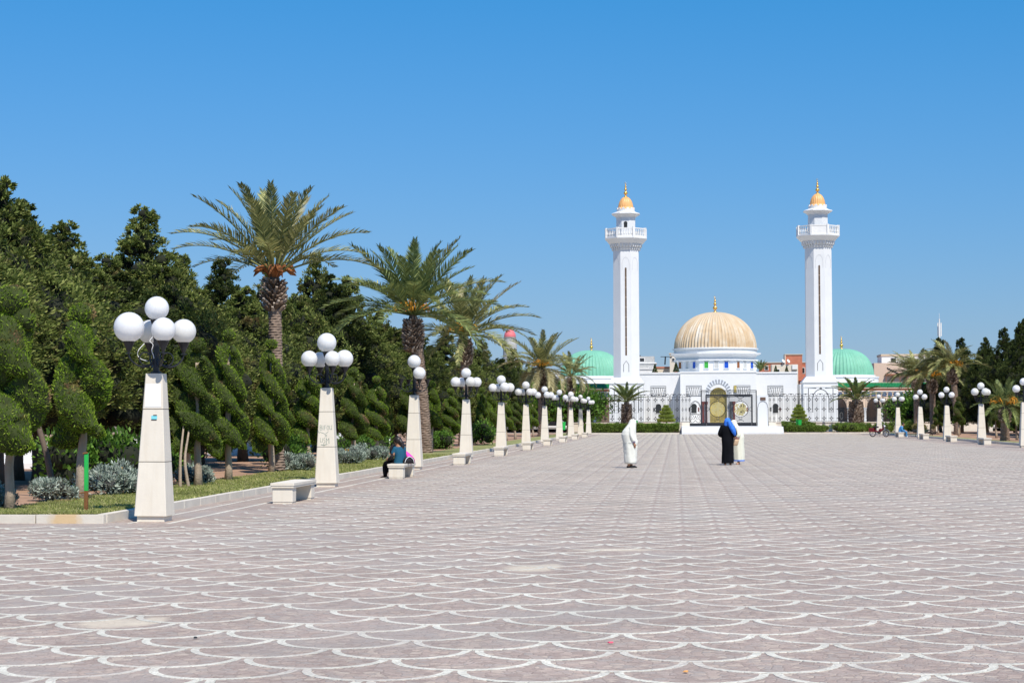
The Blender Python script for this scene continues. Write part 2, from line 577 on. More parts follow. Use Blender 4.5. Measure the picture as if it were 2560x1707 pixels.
# foliage
M['cypress'] = foliage('cypress_leaf', [(0, (.046, .068, .017)), (.4, (.104, .142, .032)), (.75, (.20, .242, .06)), (1, (.36, .375, .12))], (.22, .145, .075), (.58, .74), .9, gloss=.1)
M['cypress_dark'] = foliage('dark_and_shaded_cypress_leaf', [(0, (.022, .038, .012)), (.5, (.052, .078, .02)), (1, (.13, .155, .042))], (.14, .10, .06), (.64, .82), .9, gloss=.1)  # darker copy of cypress; carries the right garden's shadow in its colour
M['core'] = surface('shaded_inner_twigs', (.014, .017, .008), 1, .4, 5)  # near-black, so the shade in crown gaps is put into the colour
M['clipped'] = foliage('clipped_cypress', [(0, (.08, .14, .015)), (.5, (.175, .285, .026)), (.85, (.27, .39, .042)), (1, (.37, .46, .075))], (.28, .175, .095), (.58, .68), 1.7, gloss=.1)
M['clipped_dark'] = foliage('clipped_cypress_deep_and_shaded', [(0, (.045, .08, .014)), (.5, (.105, .17, .022)), (1, (.22, .295, .045))], (.25, .155, .085), (.56, .66), 1.7, gloss=.1)  # darker copy of clipped; shade of back and right rows put into colour
M['clip_core'] = surface('clipped_core_shade', (.036, .05, .011), 1, .45, 6)  # dark colour stands for the shade in gaps between clipped leaves
M['silver'] = foliage('silver_leaf', [(0, (.13, .175, .135)), (.5, (.27, .33, .265)), (1, (.47, .52, .44))], (.23, .17, .13), (.58, .72), 2.2, .15)
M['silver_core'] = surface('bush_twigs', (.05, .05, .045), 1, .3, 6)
M['leafy'] = foliage('fresh_leaf', [(0, (.035, .085, .012)), (.5, (.085, .19, .022)), (1, (.19, .33, .05))])
M['hedge'] = foliage('hedge_leaf', [(0, (.07, .12, .02)), (.5, (.15, .24, .035)), (1, (.28, .38, .08))], (.26, .19, .13), (.62, .75), .8)
M['pine'] = foliage('yellow_green_needles', [(0, (.20, .26, .03)), (.5, (.36, .43, .07)), (1, (.52, .56, .16))])
M['flower'] = surface('yellow_flower', (.75, .38, .01), .7, .1)
M['frond'] = foliage('palm_leaflet', [(0, (.11, .13, .048)), (.5, (.25, .268, .098)), (.85, (.44, .42, .165)), (1, (.62, .55, .26))], transl=.25, gloss=.22)
M['frond_green'] = foliage('palm_leaflet_green', [(0, (.085, .125, .045)), (.5, (.18, .23, .075)), (1, (.34, .37, .12))], transl=.25, gloss=.22)
M['frond_dry'] = foliage('palm_leaflet_dry', [(0, (.22, .19, .09)), (.5, (.38, .34, .16)), (1, (.54, .49, .27))], transl=.25, gloss=.3)
M['grass'] = foliage('grass_blade', [(0, (.15, .20, .04)), (.5, (.30, .33, .09)), (.8, (.44, .42, .16)), (1, (.60, .53, .28))], transl=.3, gloss=.2)


def opal(name):
    """white opal glass: bright all round because sunlight passes through the shell"""
    m, nt, out = new_mat(name)
    oi = nd(nt, 'ShaderNodeObjectInfo')
    r = ramp(nt, [(0, (.86, .85, .80)), (.3, (.90, .90, .88)), (1, (.92, .92, .91))], oi.outputs['Random'])
    p = nd(nt, 'ShaderNodeBsdfPrincipled')
    p.inputs['Roughness'].default_value = .2
    nt.links.new(r.outputs[0], p.inputs['Base Color'])
    t = nd(nt, 'ShaderNodeBsdfTranslucent')
    nt.links.new(r.outputs[0], t.inputs[0])
    ms = nd(nt, 'ShaderNodeMixShader')
    ms.inputs[0].default_value = .35
    nt.links.new(p.outputs[0], ms.inputs[1])
    nt.links.new(t.outputs[0], ms.inputs[2])
    nt.links.new(ms.outputs[0], out.inputs[0])
    return m


M['globe'] = opal('opal_glass')

# ------------------------------------------------------------------ the setting: ground, esplanade, beds, kerbs
def sheet(name, x0, x1, y0, y1, z, mat, parent=None, n=1):
    mb = MB()
    mb.add([(x0, y0, z), (x1, y0, z), (x1, y1, z), (x0, y1, z)], [(0, 1, 2, 3)])
    return mb.build(name, mat, parent)


tag(sheet('ground', -4000, 4000, -500, 6000, -.03, M['field']), kind='structure')
plaza = sheet('esplanade_paving', -60, 60, -30, 182, 0, M['paving'])
tag(plaza, kind='structure')

LEFT_KERB, RIGHT_KERB, FAR_KERB, BED_FRONT = -9.0, 19.1, 178.6, 28.4
RX, RY = .51, .522


def arc_shape(cx=0., cy=0., seg=12, w=.062, z=0.):
    vs, fs = [], []
    for i in range(seg + 1):
        a = PI * i / seg
        for r in (1 - .012 / RX, 1 - (w + .012) / RX):
            vs.append((cx + RX * r * math.cos(a), cy - RY * r * math.sin(a), z))
    for i in range(seg): fs.append((2 * i, 2 * i + 1, 2 * i + 3, 2 * i + 2))
    # the near edge goes down into the joint
    n = len(vs)
    vs += [(vs[2 * i][0], vs[2 * i][1], -.004) for i in range(seg + 1)]
    for i in range(seg): fs.append((2 * i, 2 * i + 2, n + i + 1, n + i))
    return vs, fs


arc_me = MB().add(*arc_shape(seg=14)).mesh('arc_band')
arc_me.materials.append(M['band'])
rng = random.Random(4)
near, far = [], MB()
for j in range(-4, 320):
    cy = 12.0 + RY * j
    if cy > FAR_KERB - .2: break
    lo = max(-.42 * cy - 3, -7.85 if cy > BED_FRONT - .6 else -60)
    hi = min(.23 * cy + 4, RIGHT_KERB - 2.2)
    k0 = math.ceil((lo - .085) / (2 * RX))
    for k in range(k0, 200):
        cx = .085 + 2 * RX * k + (j % 2) * RX
        if cx - RX < lo: continue
        if cx + RX > hi: break
        inside = (-.385 * cy - .2 < cx < .195 * cy + .2) and cy > 11.5
        if len(near) < 300 and inside: near.append((cx, cy))
        else: far.add(*arc_shape(cx, cy, 8 if cy > 40 else 14, z=.003))
for (cx, cy) in near:
    if rng.random() < .012: continue          # a few bands have been dug up and not relaid
    link('arc_band', arc_me, plaza, loc=(cx, cy, .002 + rng.random() * .0015), rot=(0, 0, rng.uniform(-.006, .006)))
far_o = far.build('arc_band_field', M['band'], plaza)
far_o['kind'] = 'stuff'
mb = MB()
mb.box(-8.0, -7.92, BED_FRONT, FAR_KERB - .6, -.02, .004)
mb.box(RIGHT_KERB - 2.15, RIGHT_KERB - 2.07, 60, FAR_KERB - .6, -.02, .004)
mb.build('border_band', M['band'], plaza)
mb = MB()
mb.box(-8.62, -8.56, BED_FRONT, FAR_KERB - .6, -.02, .005)
mb.build('border_band', M['band'], plaza)


def bed(name, x0, x1, y0, y1, z, mat):
    return tag(MB().box(x0, x1, y0, y1, -.02, z).build(name, mat), kind='structure')


bed('lawn_strip', -11.0, LEFT_KERB - .16, BED_FRONT + .16, FAR_KERB - .2, .115, M['lawn'])
bed('garden_soil', -60, -11.0, BED_FRONT + .16, FAR_KERB - .2, .112, M['earth'])
bed('lawn_strip', RIGHT_KERB + .16, 20.4, 60, FAR_KERB - .2, .115, M['lawn'])
bed('garden_soil', 20.4, 70, 60, FAR_KERB - .2, .112, M['earth'])
bed('planting_bed', -60, .4, FAR_KERB + .2, 189.6, .12, M['earth'])
bed('planting_bed', 10.3, 70, FAR_KERB + .2, 189.6, .12, M['earth'])
tag(sheet('forecourt', -40, 50, 190.6, 262, .62, M['kerb']), kind='structure')


def kerb(name, x0, y0, x1, y1, n, w=.16, h=.135):
    """a run of kerb stones with open joints"""
    root = tag(empty(name, (0, 0, 0)), kind='structure')
    L = math.hypot(x1 - x0, y1 - y0) / n
    me = MB().box(0.006, L - .006, 0, w, -.02, h, .012).mesh('kerb_stone')
    me.materials.append(M['kerb'])
    a = math.atan2(y1 - y0, x1 - x0)
    for i in range(n):
        link('kerb_stone', me, root, loc=(x0 + (x1 - x0) * i / n, y0 + (y1 - y0) * i / n, rng.uniform(-.004, .004)), rot=(0, 0, a))
    return root


kerb('kerb', LEFT_KERB, BED_FRONT + .17, LEFT_KERB, FAR_KERB - .2, 130)
kerb('kerb', -40, BED_FRONT, LEFT_KERB, BED_FRONT, 28)
kerb('kerb', RIGHT_KERB + .16, 60, RIGHT_KERB + .16, FAR_KERB - .2, 100)
kerb('kerb', LEFT_KERB - 20, FAR_KERB, .45, FAR_KERB, 26)
kerb('kerb', 10.25, FAR_KERB, 46, FAR_KERB, 30)
# rust washed down from the green post has stained the front kerb below it
kn = M['kerb'].node_tree
kp = [n for n in kn.nodes if n.type == 'BSDF_PRINCIPLED'][0]
kpos = nd(kn, 'ShaderNodeNewGeometry').outputs['Position']
kno = nd(kn, 'ShaderNodeTexNoise', i_Scale=9.0, i_Detail=5.0)
kn.links.new(kpos, kno.inputs['Vector'])
kmask = ellipse_mask(kn, kpos, (-9.62, BED_FRONT), .22, .6, .35, kno.outputs['Fac'])
kn.links.new(mix(kn, kmask, kp.inputs['Base Color'].links[0].from_socket, (.60, .40, .17)), kp.inputs['Base Color'])

# grass blades along the left kerb
def grass_blades(name, n, x0, x1, y0, y1, z, seed, hmin=.03, hmax=.07):
    g = np.random.default_rng(seed)
    t = g.random(n) ** 1.6
    P = np.stack([x0 + (x1 - x0) * g.random(n), y0 + (y1 - y0) * t, np.full(n, z)], 1)
    # worn thin patches
    keep = (np.sin(P[:, 0] * 2.3 + P[:, 1] * .9) + np.sin(P[:, 1] * 1.7 - P[:, 0]) + g.normal(0, .9, n)) > -1.2
    P = P[keep]
    n = len(P)
    a = g.random(n) * 2 * PI
    h = hmin + (hmax - hmin) * g.random(n)
    w = .008 + .008 * g.random(n)
    side = np.stack([np.cos(a), np.sin(a), np.zeros(n)], 1) * w[:, None]
    lean = np.stack([g.normal(0, .5, n), g.normal(0, .5, n), np.ones(n)], 1) * h[:, None]
    V = np.stack([P - side, P + side, P + lean], 1).reshape(-1, 3)
    me = np_mesh(name, V, tris=np.arange(3 * n).reshape(-1, 3))
    o = link(name, me, None, M['grass'])
    tag(o, 'short yellow-green grass along the left kerb', 'grass', kind='stuff')
    return o


grass_blades('grass', 120000, -11.4, LEFT_KERB - .18, BED_FRONT + .18, 75, .115, 3)

# ------------------------------------------------------------------ lamp posts
JZ = (0.09, .955, 1.80, 2.38)
def half(z): return .262 - (z - .09) * .0548


def curve_pts(pts, n=6):
    P = [Vector(p) for p in pts]
    out = []
    for i in range(len(P) - 1):
        p0, p1, p2, p3 = P[max(i - 1, 0)], P[i], P[i + 1], P[min(i + 2, len(P) - 1)]
        for k in range(n):
            t = k / n
            out.append(.5 * ((2 * p1) + (p2 - p0) * t + (2 * p0 - 5 * p1 + 4 * p2 - p3) * t * t + (3 * p1 - p0 - 3 * p2 + p3) * t ** 3))
    out.append(P[-1])
    return out


me_plinth = MB().box(-.225, .225, -.225, .225, -.01, .09, .008).mesh('plinth')
me_blocks = [MB().frustum(0, 0, a + (.006 if i else 0), b - .006, half(a), half(a), half(b), half(b), .012).mesh('shaft_block') for i, (a, b) in enumerate(zip(JZ[:-1], JZ[1:]))]
me_joints = [MB().box(-half(z) + .014, half(z) - .014, -half(z) + .014, half(z) - .014, z - .012, z + .012).mesh('mortar_joint') for z in JZ[1:3]]
mbp = MB()
mbp.lathe([(.09, 2.375), (.09, 2.40), (.05, 2.41), (.047, 2.94), (.056, 2.95), (.056, 2.97), (.03, 2.99), (.03, 3.02), (.10, 3.235), (.105, 3.25), (.0, 3.255)], 16)
me_pole = mbp.mesh('pole', angle=R(40))
A = .455
mba = MB()
mba.tube(curve_pts([(.04, 0, 2.60), (.07, 0, 2.53), (.16, 0, 2.485), (.30, 0, 2.50), (.41, 0, 2.58), (A, 0, 2.67), (A, 0, 2.70)], 5), .014, 6)
ring = []
for i in range(20):
    a = PI * 1.1 + 2 * PI * i / 16
    rr = .135 - .004 * i
    ring.append((.175 + rr * math.cos(a), 0, 2.625 + rr * math.sin(a)))
mba.tube(ring, .011, 6)
mba.lathe([(.05, 2.69), (.05, 2.70), (.022, 2.705), (.022, 2.72), (.092, 2.875), (.098, 2.89), (0, 2.893)], 14, cx=A)
me_arm = mba.mesh('scroll_arm', angle=R(40))
me_globe = MB().sphere((0, 0, 0), 1, 24, 16).mesh('globe', smooth=True)
for me, k in [(me_plinth, 'cream'), (me_pole, 'iron'), (me_arm, 'iron'), (me_globe, 'globe')] + [(b, 'cream') for b in me_blocks] + [(b, 'joint') for b in me_joints]: me.materials.append(M[k])


def lamp_post(x, y, label, group, globes, top_r=.2, rz=28, lean=0):
    """globes: radius of the globe on each of the four arms, 0 where it is missing"""
    t = empty('lamp_post', (x, y, 0), 0, label, 'lamp post', group)
    t.rotation_euler = (R(rng.uniform(-.35, .35)), R(rng.uniform(-.35, .35)), R(rng.uniform(-1.5, 1.5)))
    link('plinth', me_plinth, t)
    for b in me_blocks: link('shaft_block', b, t)
    for b in me_joints: link('mortar_joint', b, t)
    p = link('pole', me_pole, t)
    if top_r: link('globe', me_globe, t, loc=(0, 0, 3.25 + top_r * .93), scl=top_r)
    for k in range(4):
        a = R(rz + 90 * k + rng.uniform(-5, 5))
        arm = link('scroll_arm', me_arm, t, rot=(0, 0, a))
        if globes[k]: link('globe', me_globe, arm, loc=(A, 0, 2.885 + globes[k] * .93), scl=globes[k])
    return t


G1 = 'lamp posts in two rows along the esplanade'
LY = [28.9 + 14.77 * i for i in range(11)]
# arms: k=0 right-back, 1 left-back, 2 left-front, 3 right-front
spec = [((.2, .2, .245, .195), .195), ((.215, .195, .2, .19), .235), ((0, 0, 0, .2), .215), ((.2, .2, .2, .2), .2), ((.22, .2, .2, .23), .22), ((.2, .19, .21, .2), .215),
        ((.2, 0, .2, .21), .2), ((.2, .2, .2, 0), .2), ((.2, .23, .2, .235), .235), ((.19, 0, 0, .22), .2), ((.2, 0, 0, .2), .19)]
lab = ['nearest cream lamp post with blank white poster and one oversized globe',
       'cream lamp post with graffiti, second from the camera in the left row',
       'cream lamp post with only two globes left, behind the seated woman']
for i in range(3, 11): lab.append('cream lamp post, %s from the camera in the left row' % ORD[i])
posts = []
for i, y in enumerate(LY):
    posts.append(lamp_post(-8.4, y + .26, lab[i], G1, spec[i][0], spec[i][1]))
RYS = [98.7, 112.4, 126.5, 140.0, 154.1, 168.2]
rspec = [((0, 0, .2, 0), .2), ((.2, 0, .225, .225), .215), ((.2, .2, .2, .2), .2), ((.2, .2, .2, .215), .21), ((.2, 0, .2, .2), .2), ((.2, 0, .2, .2), .2)]
for i, y in enumerate(RYS):
    lamp_post(18.2, y, 'cream lamp post, %s from the right picture edge in the right row' % ORD[i], G1, rspec[i][0], rspec[i][1], rz=24 + 5 * i)

# poster, sticker and loose wires on the nearest post
p0 = posts[0]
def face_y(z): return -half(z) - .004
mb = MB()
mb.add([(-half(1.83) + .035, face_y(1.83), 1.835), (half(1.83) - .03, face_y(1.83), 1.835), (half(2.21) - .022, face_y(2.21), 2.205), (-half(2.21) + .02, face_y(2.21), 2.205)], [(0, 1, 2, 3)])
mb.build('poster', M['paper'], p0)
mb = MB()
mb.add([(-.02, face_y(1.64), 1.635), (.075, face_y(1.64), 1.635), (.075, face_y(1.70), 1.695), (-.02, face_y(1.70), 1.695)], [(0, 1, 2, 3)])
st = mb.build('sticker', surface('cyan_sticker', (.20, .62, .70), .5, .1, 20), p0)
for za, zb, xa, xb in ((1.692, 1.708, .01, .07), (1.622, 1.638, -.02, .07)):
    mb = MB()
    mb.add([(xa, face_y(za) - .002, za), (xb, face_y(za) - .002, za), (xb, face_y(zb) - .002, zb), (xa, face_y(zb) - .002, zb)], [(0, 1, 2, 3)])
    mb.build('sticker_stripe', M['dark_flat'], st)
mb = MB()
mb.tube(curve_pts([(-.05, -.05, 2.97), (-.09, -.07, 2.9), (-.04, -.06, 2.84), (-.06, -.055, 2.75), (-.03, -.055, 2.66), (-.02, -.06, 2.62)]), .005, 5)
mb.tube(curve_pts([(-.17, -.1, 2.86), (-.25, -.15, 2.75), (-.27, -.12, 2.66), (-.2, -.12, 2.6), (-.12, -.1, 2.58)]), .005, 5)
mb.build('loose_wire', M['paper'], p0)

# scratched letters on the second post
strokes = [
    [(-.17, 0), (-.17, .16)], [(-.17, .16), (-.10, .15), (-.11, .09), (-.17, .085)], [(-.17, .085), (-.085, .07), (-.10, 0), (-.17, .005)],
    [(-.05, 0), (-.05, .155)],
    [(0, 0), (0, .15)], [(0, .15), (.06, .152)], [(0, .08), (.05, .082)],
    [(.13, .15), (.10, .10), (.11, .02), (.15, .0), (.18, .06), (.17, .13), (.13, .15)],
    [(.21, .15), (.21, .03), (.27, .02), (.30, .03)], [(.29, .16), (.29, .02)],
    [(-.24, -.04), (-.2, -.09), (-.15, -.07), (-.06, -.1), (.03, -.13), (.10, -.10), (.16, -.04)], [(-.27, -.06), (-.23, -.02)],
    [(.02, -.17), (.11, -.17)], [(.03, -.21), (.11, -.215)],
    [(-.15, -.26), (-.15, -.40), (-.07, -.40), (-.07, -.27)],
    [(.03, -.27), (-.02, -.28), (-.02, -.33), (.03, -.35), (.03, -.41), (-.02, -.42)],
    [(.08, -.44), (.08, -.27), (.13, -.35), (.18, -.27), (.19, -.45)],
    [(-.13, -.485), (.0, -.50), (.12, -.47)], [(-.02, -.43), (-.005, -.56)]]
mb = MB()
sx, z0, sc = -.035, 1.36, .72
for s_ in strokes:
    pts = [(sx + x * .62, z0 + z * sc) for x, z in s_]
    n0 = len(mb.v)
    mb.strip_xz(pts, .0075 if s_[0][1] > -.44 else .012, 0, .0)
    for q in range(n0, len(mb.v)):
        x, y, z = mb.v[q]
        mb.v[q] = (x, -half(z) - .003 - (0.001 if (q - n0) % 4 < 2 else 0), z)
mb.build('graffiti_letters', surface('faded_green_paint', (.16, .24, .20), .8, .3, 30), posts[1])

# ------------------------------------------------------------------ benches
mbs = MB().box(-.235, .235, 0, 2.25, .345, .395, .012)
me_slab = mbs.mesh('seat_slab')
me_edge = MB().box(-.225, .225, .01, 2.24, .305, .343, .01).mesh('slab_edge')
me_leg = MB().box(-.20, .20, 0, .34, .035, .305, .008).mesh('leg_block')
me_foot = MB().box(-.19, .19, 0.01, .33, -.01, .035).mesh('foot_course')
for me in (me_slab, me_edge, me_leg, me_foot): me.materials.append(M['cream'])


def bench(x, y, label):
    t = empty('bench', (x, y, 0), 0, label, 'bench', 'stone benches beside the lamp posts')
    s = link('seat_slab', me_slab, t)
    link('slab_edge', me_edge, s)
    for yy in (.04, 1.87):
        l = link('leg_block', me_leg, t, loc=(0, yy, 0))
        link('foot_course', me_foot, l)
    return t


for i in range(9):
    lb = ['empty cream stone bench nearest the camera, left row', 'cream stone bench with the woman in teal sitting on it'][i] if i < 2 else 'cream stone bench, %s from the camera in the left row' % ORD[i]
    bench(-7.6 + .012 * i, 35.1 + 14.4 * i, lb)
for i, y in enumerate([107.3, 120.2, 133.4, 148.0]):
    bench(17.72, y, 'cream stone bench with the man in blue sitting on it' if i == 3 else 'cream stone bench, %s from the right picture edge' % ORD[i])

# ------------------------------------------------------------------ mausoleum complex behind the railings
AX = 5.35                                     # its axis of symmetry
OCT = 1 / math.cos(PI / 8)


def octo(mb, prof, cx=0, cy=0):
    return mb.lathe([(r * OCT, z) for r, z in prof], 8, cx, cy, rot=PI / 8)


def arch_pts(cx, w, zs, kind='round', n=14, rise=None):
    """outline of an arch opening from left springing to right springing"""
    h = w / 2
    out = []
    if kind == 'round':
        for i in range(n + 1):
            a = PI - PI * i / n
            out.append((cx + h * math.cos(a), zs + h * math.sin(a)))
    elif kind == 'horseshoe':
        r = h * 1.1
        a0 = math.acos(h / r)
        for i in range(n + 1):
            a = PI + a0 - (PI + 2 * a0) * i / n
            out.append((cx + r * math.cos(a), zs + r * math.sin(a0) + r * math.sin(a)))
    else:
        rise = rise or h * 1.25
        for i in range(n + 1):
            t = 2 * i / n - 1
            out.append((cx + h * t, zs + rise * (1 - abs(t) ** 1.9) ** .62))
    return out


def arch_spandrel(mb, x0, x1, ztop, pts, y0, y1):
    """wall piece between an arch outline and a straight top"""
    P = [(x0, pts[0][1])] + pts + [(x1, pts[-1][1])]
    vs = []
    for (x, z) in P:
        xt = min(max(x, x0), x1)
        vs += [(x, y0, z), (xt, y0, ztop), (x, y1, z), (xt, y1, ztop)]
    fs = []
    for i in range(len(P) - 1):
        a, b = 4 * i, 4 * (i + 1)
        fs += [(a, b, b + 1, a + 1), (a + 2, a + 3, b + 3, b + 2), (a, a + 2, b + 2, b)]
    return mb.add(vs, fs)


def finial(parent, cx, cy, z, s):
    mb = MB()
    mb.tube([(cx, cy, z - .2 * s), (cx, cy, z + 1.5 * s)], .045 * s, 8)
    mb.lathe([(.26 * s, z - .1 * s), (.2 * s, z + .02 * s), (.08 * s, z + .14 * s)], 12, cx, cy)
    for zz, r in ((.42, .24), (.86, .17), (1.18, .125)): mb.sphere((cx, cy, z + zz * s), r * s, 14, 10)
    mb.sphere((cx, cy, z + 1.42 * s), .07 * s, 10, 8)
    pts = []
    for i in range(13):
        a = R(-60 + 300 * i / 12 - 0) + PI / 2 + R(30)
        pts.append((cx + .10 * s * math.cos(a), cy, z + 1.62 * s + .10 * s * math.sin(a)))
    mb.tube(pts, [.01 * s + .018 * s * math.sin(PI * i / 12) for i in range(13)], 6)
    return mb.build('finial', M['gold'], parent, smooth=True)


def fluted(mb, cx, cy, z0, prof, n, depth, seg_per=4):
    seg = n * seg_per
    def rf(a, z): return 1 - depth + depth * abs(math.cos(a * n / 2)) ** .7
    return mb.lathe(prof, seg, cx, cy, cap=False, rfun=rf)


me_corbel = MB().frustum(0, -1.72, 21.34, 21.64, .08, .1, .1, .16).frustum(0, -1.58, 21.0, 21.34, .05, .06, .07, .12).mesh('corbel')
me_corbel.materials.append(M['marble'])


def minaret(cx, cy, label, solid_front):
    t = empty('minaret', (cx, cy, 0), 0, label, 'minaret', 'twin minarets flanking the mausoleum court')
    MB().box(-1.95, 1.95, -1.95, 1.95, .5, 5.5).build('base', M['marble'], t)
    mb = MB()
    mb.box(-2.06, 2.06, -2.06, 2.06, 5.5, 5.66, .02)
    mb.frustum(0, 0, 5.66, 6.18, 1.98, 1.98, 1.58, 1.58)
    mb.box(-2.0, 2.0, -2.0, 2.0, 4.98, 5.06)
    mb.build('base_cap', M['marble'], t)
    # grey inlay on the base: a rectangular frame round an arch, roundel above
    mb = MB()
    for sx in (-1, 1):
        mb.strip_xz([(sx * .5, 4.98 - .12), (sx * 1.38, 4.86), (sx * 1.38, 2.15), (sx * .92, 2.15), (sx * .92, 3.75)], .085, -1.956, -1.93)
    mb.strip_xz(arch_pts(0, 1.84, 3.75, 'pointed', 16, 1.0), .085, -1.957, -1.93)
    mb.strip_xz([(.08 * math.cos(a * PI / 6), 4.86 + .08 * math.sin(a * PI / 6)) for a in range(12)], .1, -1.955, -1.93, closed=True)
    mb.build('inlay', M['stone_grey'], t)
    # shaft
    sh = octo(MB(), [(1.5, 6.1), (1.47, 21.1)]).build('shaft', M['marble'], t)
    mb = MB()
    yy = lambda z: -1.5 + .03 * (z - 6.1) / 15
    vs, fs = [], []
    out = [(-.1, 8.75), (.1, 8.75)] + [(.1 * math.cos(a), 18.8 + .12 * math.sin(a)) for a in [PI * k / 6 for k in range(7)]]
    n = len(out)
    vs = [(x, yy(z) - .004, z) for x, z in out]
    mb.add(vs, [tuple(range(n))])
    slot = mb.build('slit_window', M['slot'], sh)
    mb = MB()
    tb = MB()
    for k in range(8): tb.box(-.1, .1, yy(9.7 + k * 1.15) - .015, yy(9.7 + k * 1.15) + .02, 9.7 + k * 1.15, 9.735 + k * 1.15)
    tb.build('glazing_bars', M['blush'], slot)['kind'] = 'stuff'
    for s_ in (-1, 1): mb.add([(s_ * .1, yy(8.75) - .03, 8.75), (s_ * .13, yy(8.75) - .03, 8.75), (s_ * .13, yy(18.8) - .03, 18.8), (s_ * .1, yy(18.8) - .03, 18.8),
                               (s_ * .1, yy(8.75), 8.75), (s_ * .13, yy(8.75), 8.75), (s_ * .13, yy(18.8), 18.8), (s_ * .1, yy(18.8), 18.8)],
                              [(0, 1, 2, 3), (0, 3, 7, 4), (1, 5, 6, 2)])
    mb.build('slit_frame', M['marble'], slot)
    mb = MB()
    mb.strip_xz([(-.3, 6.85), (-.3, 7.7), (0, 8.12), (.3, 7.7), (.3, 6.85)], .06, -1.506, -1.48)
    mb.build('niche_outline', M['stone_grey'], sh)
    faint = surface('pale_grey_line', (.50, .51, .53), .6, .1)
    for k in range(-1, 2):
        mb = MB()
        mb.strip_xz([(-.42, 17.6 + 1.0), (-.42, 19.4)] + [(x, z) for x, z in arch_pts(0, .84, 19.4, 'pointed', 10, .7)] + [(.42, 19.4), (.42, 18.6)], .035, -1.488, -1.46)
        mb.build('niche_outline', faint, sh, rot=(0, 0, R(45 * k)))
    # gallery
    g = octo(MB(), [(1.47, 21.05), (1.55, 21.3), (1.78, 21.62), (1.86, 21.76), (1.95, 21.8), (2.32, 22.24), (2.40, 22.28), (2.40, 22.42), (2.2, 22.43)]).build('gallery', M['marble'], t)
    for k in range(8):
        c, s_ = math.cos(R(45 * k)), math.sin(R(45 * k))
        for j in range(4):
            u = (j - 1.5) * .345
            link('corbel', me_corbel, g, loc=(u * c, u * s_, 0), rot=(0, 0, R(45 * k)))
    for k in range(8):
        fr = (k == 0)
        mb = MB()
        hw = 2.26 * math.tan(PI / 8)
        mb.box(-hw + .1, hw - .1, -2.32, -2.2, 23.36, 23.47)
        mb.box(-hw + .1, hw - .1, -2.30, -2.22, 22.43, 22.56)
        if fr and solid_front: mb.box(-hw + .12, hw - .12, -2.29, -2.23, 22.56, 23.36)
        else:
            nb = 6
            for j in range(nb):
                u = -hw + .1 + (2 * hw - .2) * (j + .5) / nb
                mb.lathe([(.05, 22.56), (.04, 22.62), (.085, 22.78), (.06, 22.95), (.04, 23.1), (.055, 23.24), (.04, 23.36)], 8, u, -2.26)
        mb.build('balustrade', M['white_trim'], g, rot=(0, 0, R(45 * k)))
        a = R(45 * k + 22.5 - 90)
        rr = 2.26 * OCT
        MB().box(-.12, .12, -.12, .12, 22.42, 23.53, .01).build('corner_pier', M['white_trim'], g, loc=(rr * math.cos(a), rr * math.sin(a), 0), rot=(0, 0, a))
    # lantern stage
    ls = octo(MB(), [(1.1, 22.43), (1.09, 24.85)]).build('lantern_stage', M['marble'], t)
    if not solid_front:
        pts = [(-.2, 23.5), (.2, 23.5), (.2, 24.0)] + arch_pts(0, .4, 24.0, 'horseshoe', 12)[::-1] + [(-.2, 24.0)]
        mb = MB()
        mb.add([(x, -1.104, z) for x, z in pts], [tuple(range(len(pts)))])
        mb.build('doorway', M['dark_flat'], ls)  # dark sheet on the solid wall in place of a shaded opening
    cn = octo(MB(), [(1.09, 24.8), (1.2, 24.95), (1.5, 25.14), (1.62, 25.2), (1.62, 25.27), (1.2, 25.42), (1.05, 25.5)]).build('cornice', M['marble'], t)
    mb = MB()
    mb.lathe([(1.05, 25.48), (1.05, 25.78), (.97, 25.78), (.97, 25.48)], 24, cap=False)
    for k in range(12):
        a = 2 * PI * (k + .5) / 12
        n0 = len(mb.v)
        mb.prism_xz([(-.19, 25.78), (.19, 25.78), (.15, 25.9), (.08, 25.96), (-.08, 25.96), (-.15, 25.9)], -1.05, -.97)
        for i in range(n0, len(mb.v)):
            x, y, z = mb.v[i]
            mb.v[i] = (x * math.cos(a) - y * math.sin(a), x * math.sin(a) + y * math.cos(a), z)
    mb.build('crenellation', M['white_trim'], t)
    mb = MB()
    prof = [(.90 * math.cos(q) ** .85 if q < 1.55 else .02, 25.75 + 1.52 * math.sin(q) ** 1.0) for q in [i * (PI / 2) / 14 for i in range(15)]]
    prof[-1] = (.02, 27.27)
    prof.insert(1, (.95, 25.98))
    fluted(mb, 0, 0, 0, prof, 20, .09)
    mb.build('ribbed_dome', M['peach'], t, smooth=True)
    finial(t, 0, 0, 27.3, .98)
    return t


minaret(-5.72, 214, 'tall white minaret on the left with dark doorway above its gallery', False)
minaret(16.36, 213.4, 'tall white minaret on the right, no doorway above its gallery', True)

# ---- central mausoleum
ms = empty('mausoleum', (AX, 236, 0), 0, 'white mausoleum with large ribbed gold dome between the minarets', 'mausoleum')
CW = 4.83                                     # half width of the central block; local x is measured from the axis


def keyhole(cx, z0, z1, w):
    return [(cx - w / 2, z0), (cx + w / 2, z0), (cx + w / 2, z1 - w * .85)] + arch_pts(cx, w, z1 - w * .95, 'horseshoe', 12)[::-1] + [(cx - w / 2, z1 - w * .85)]


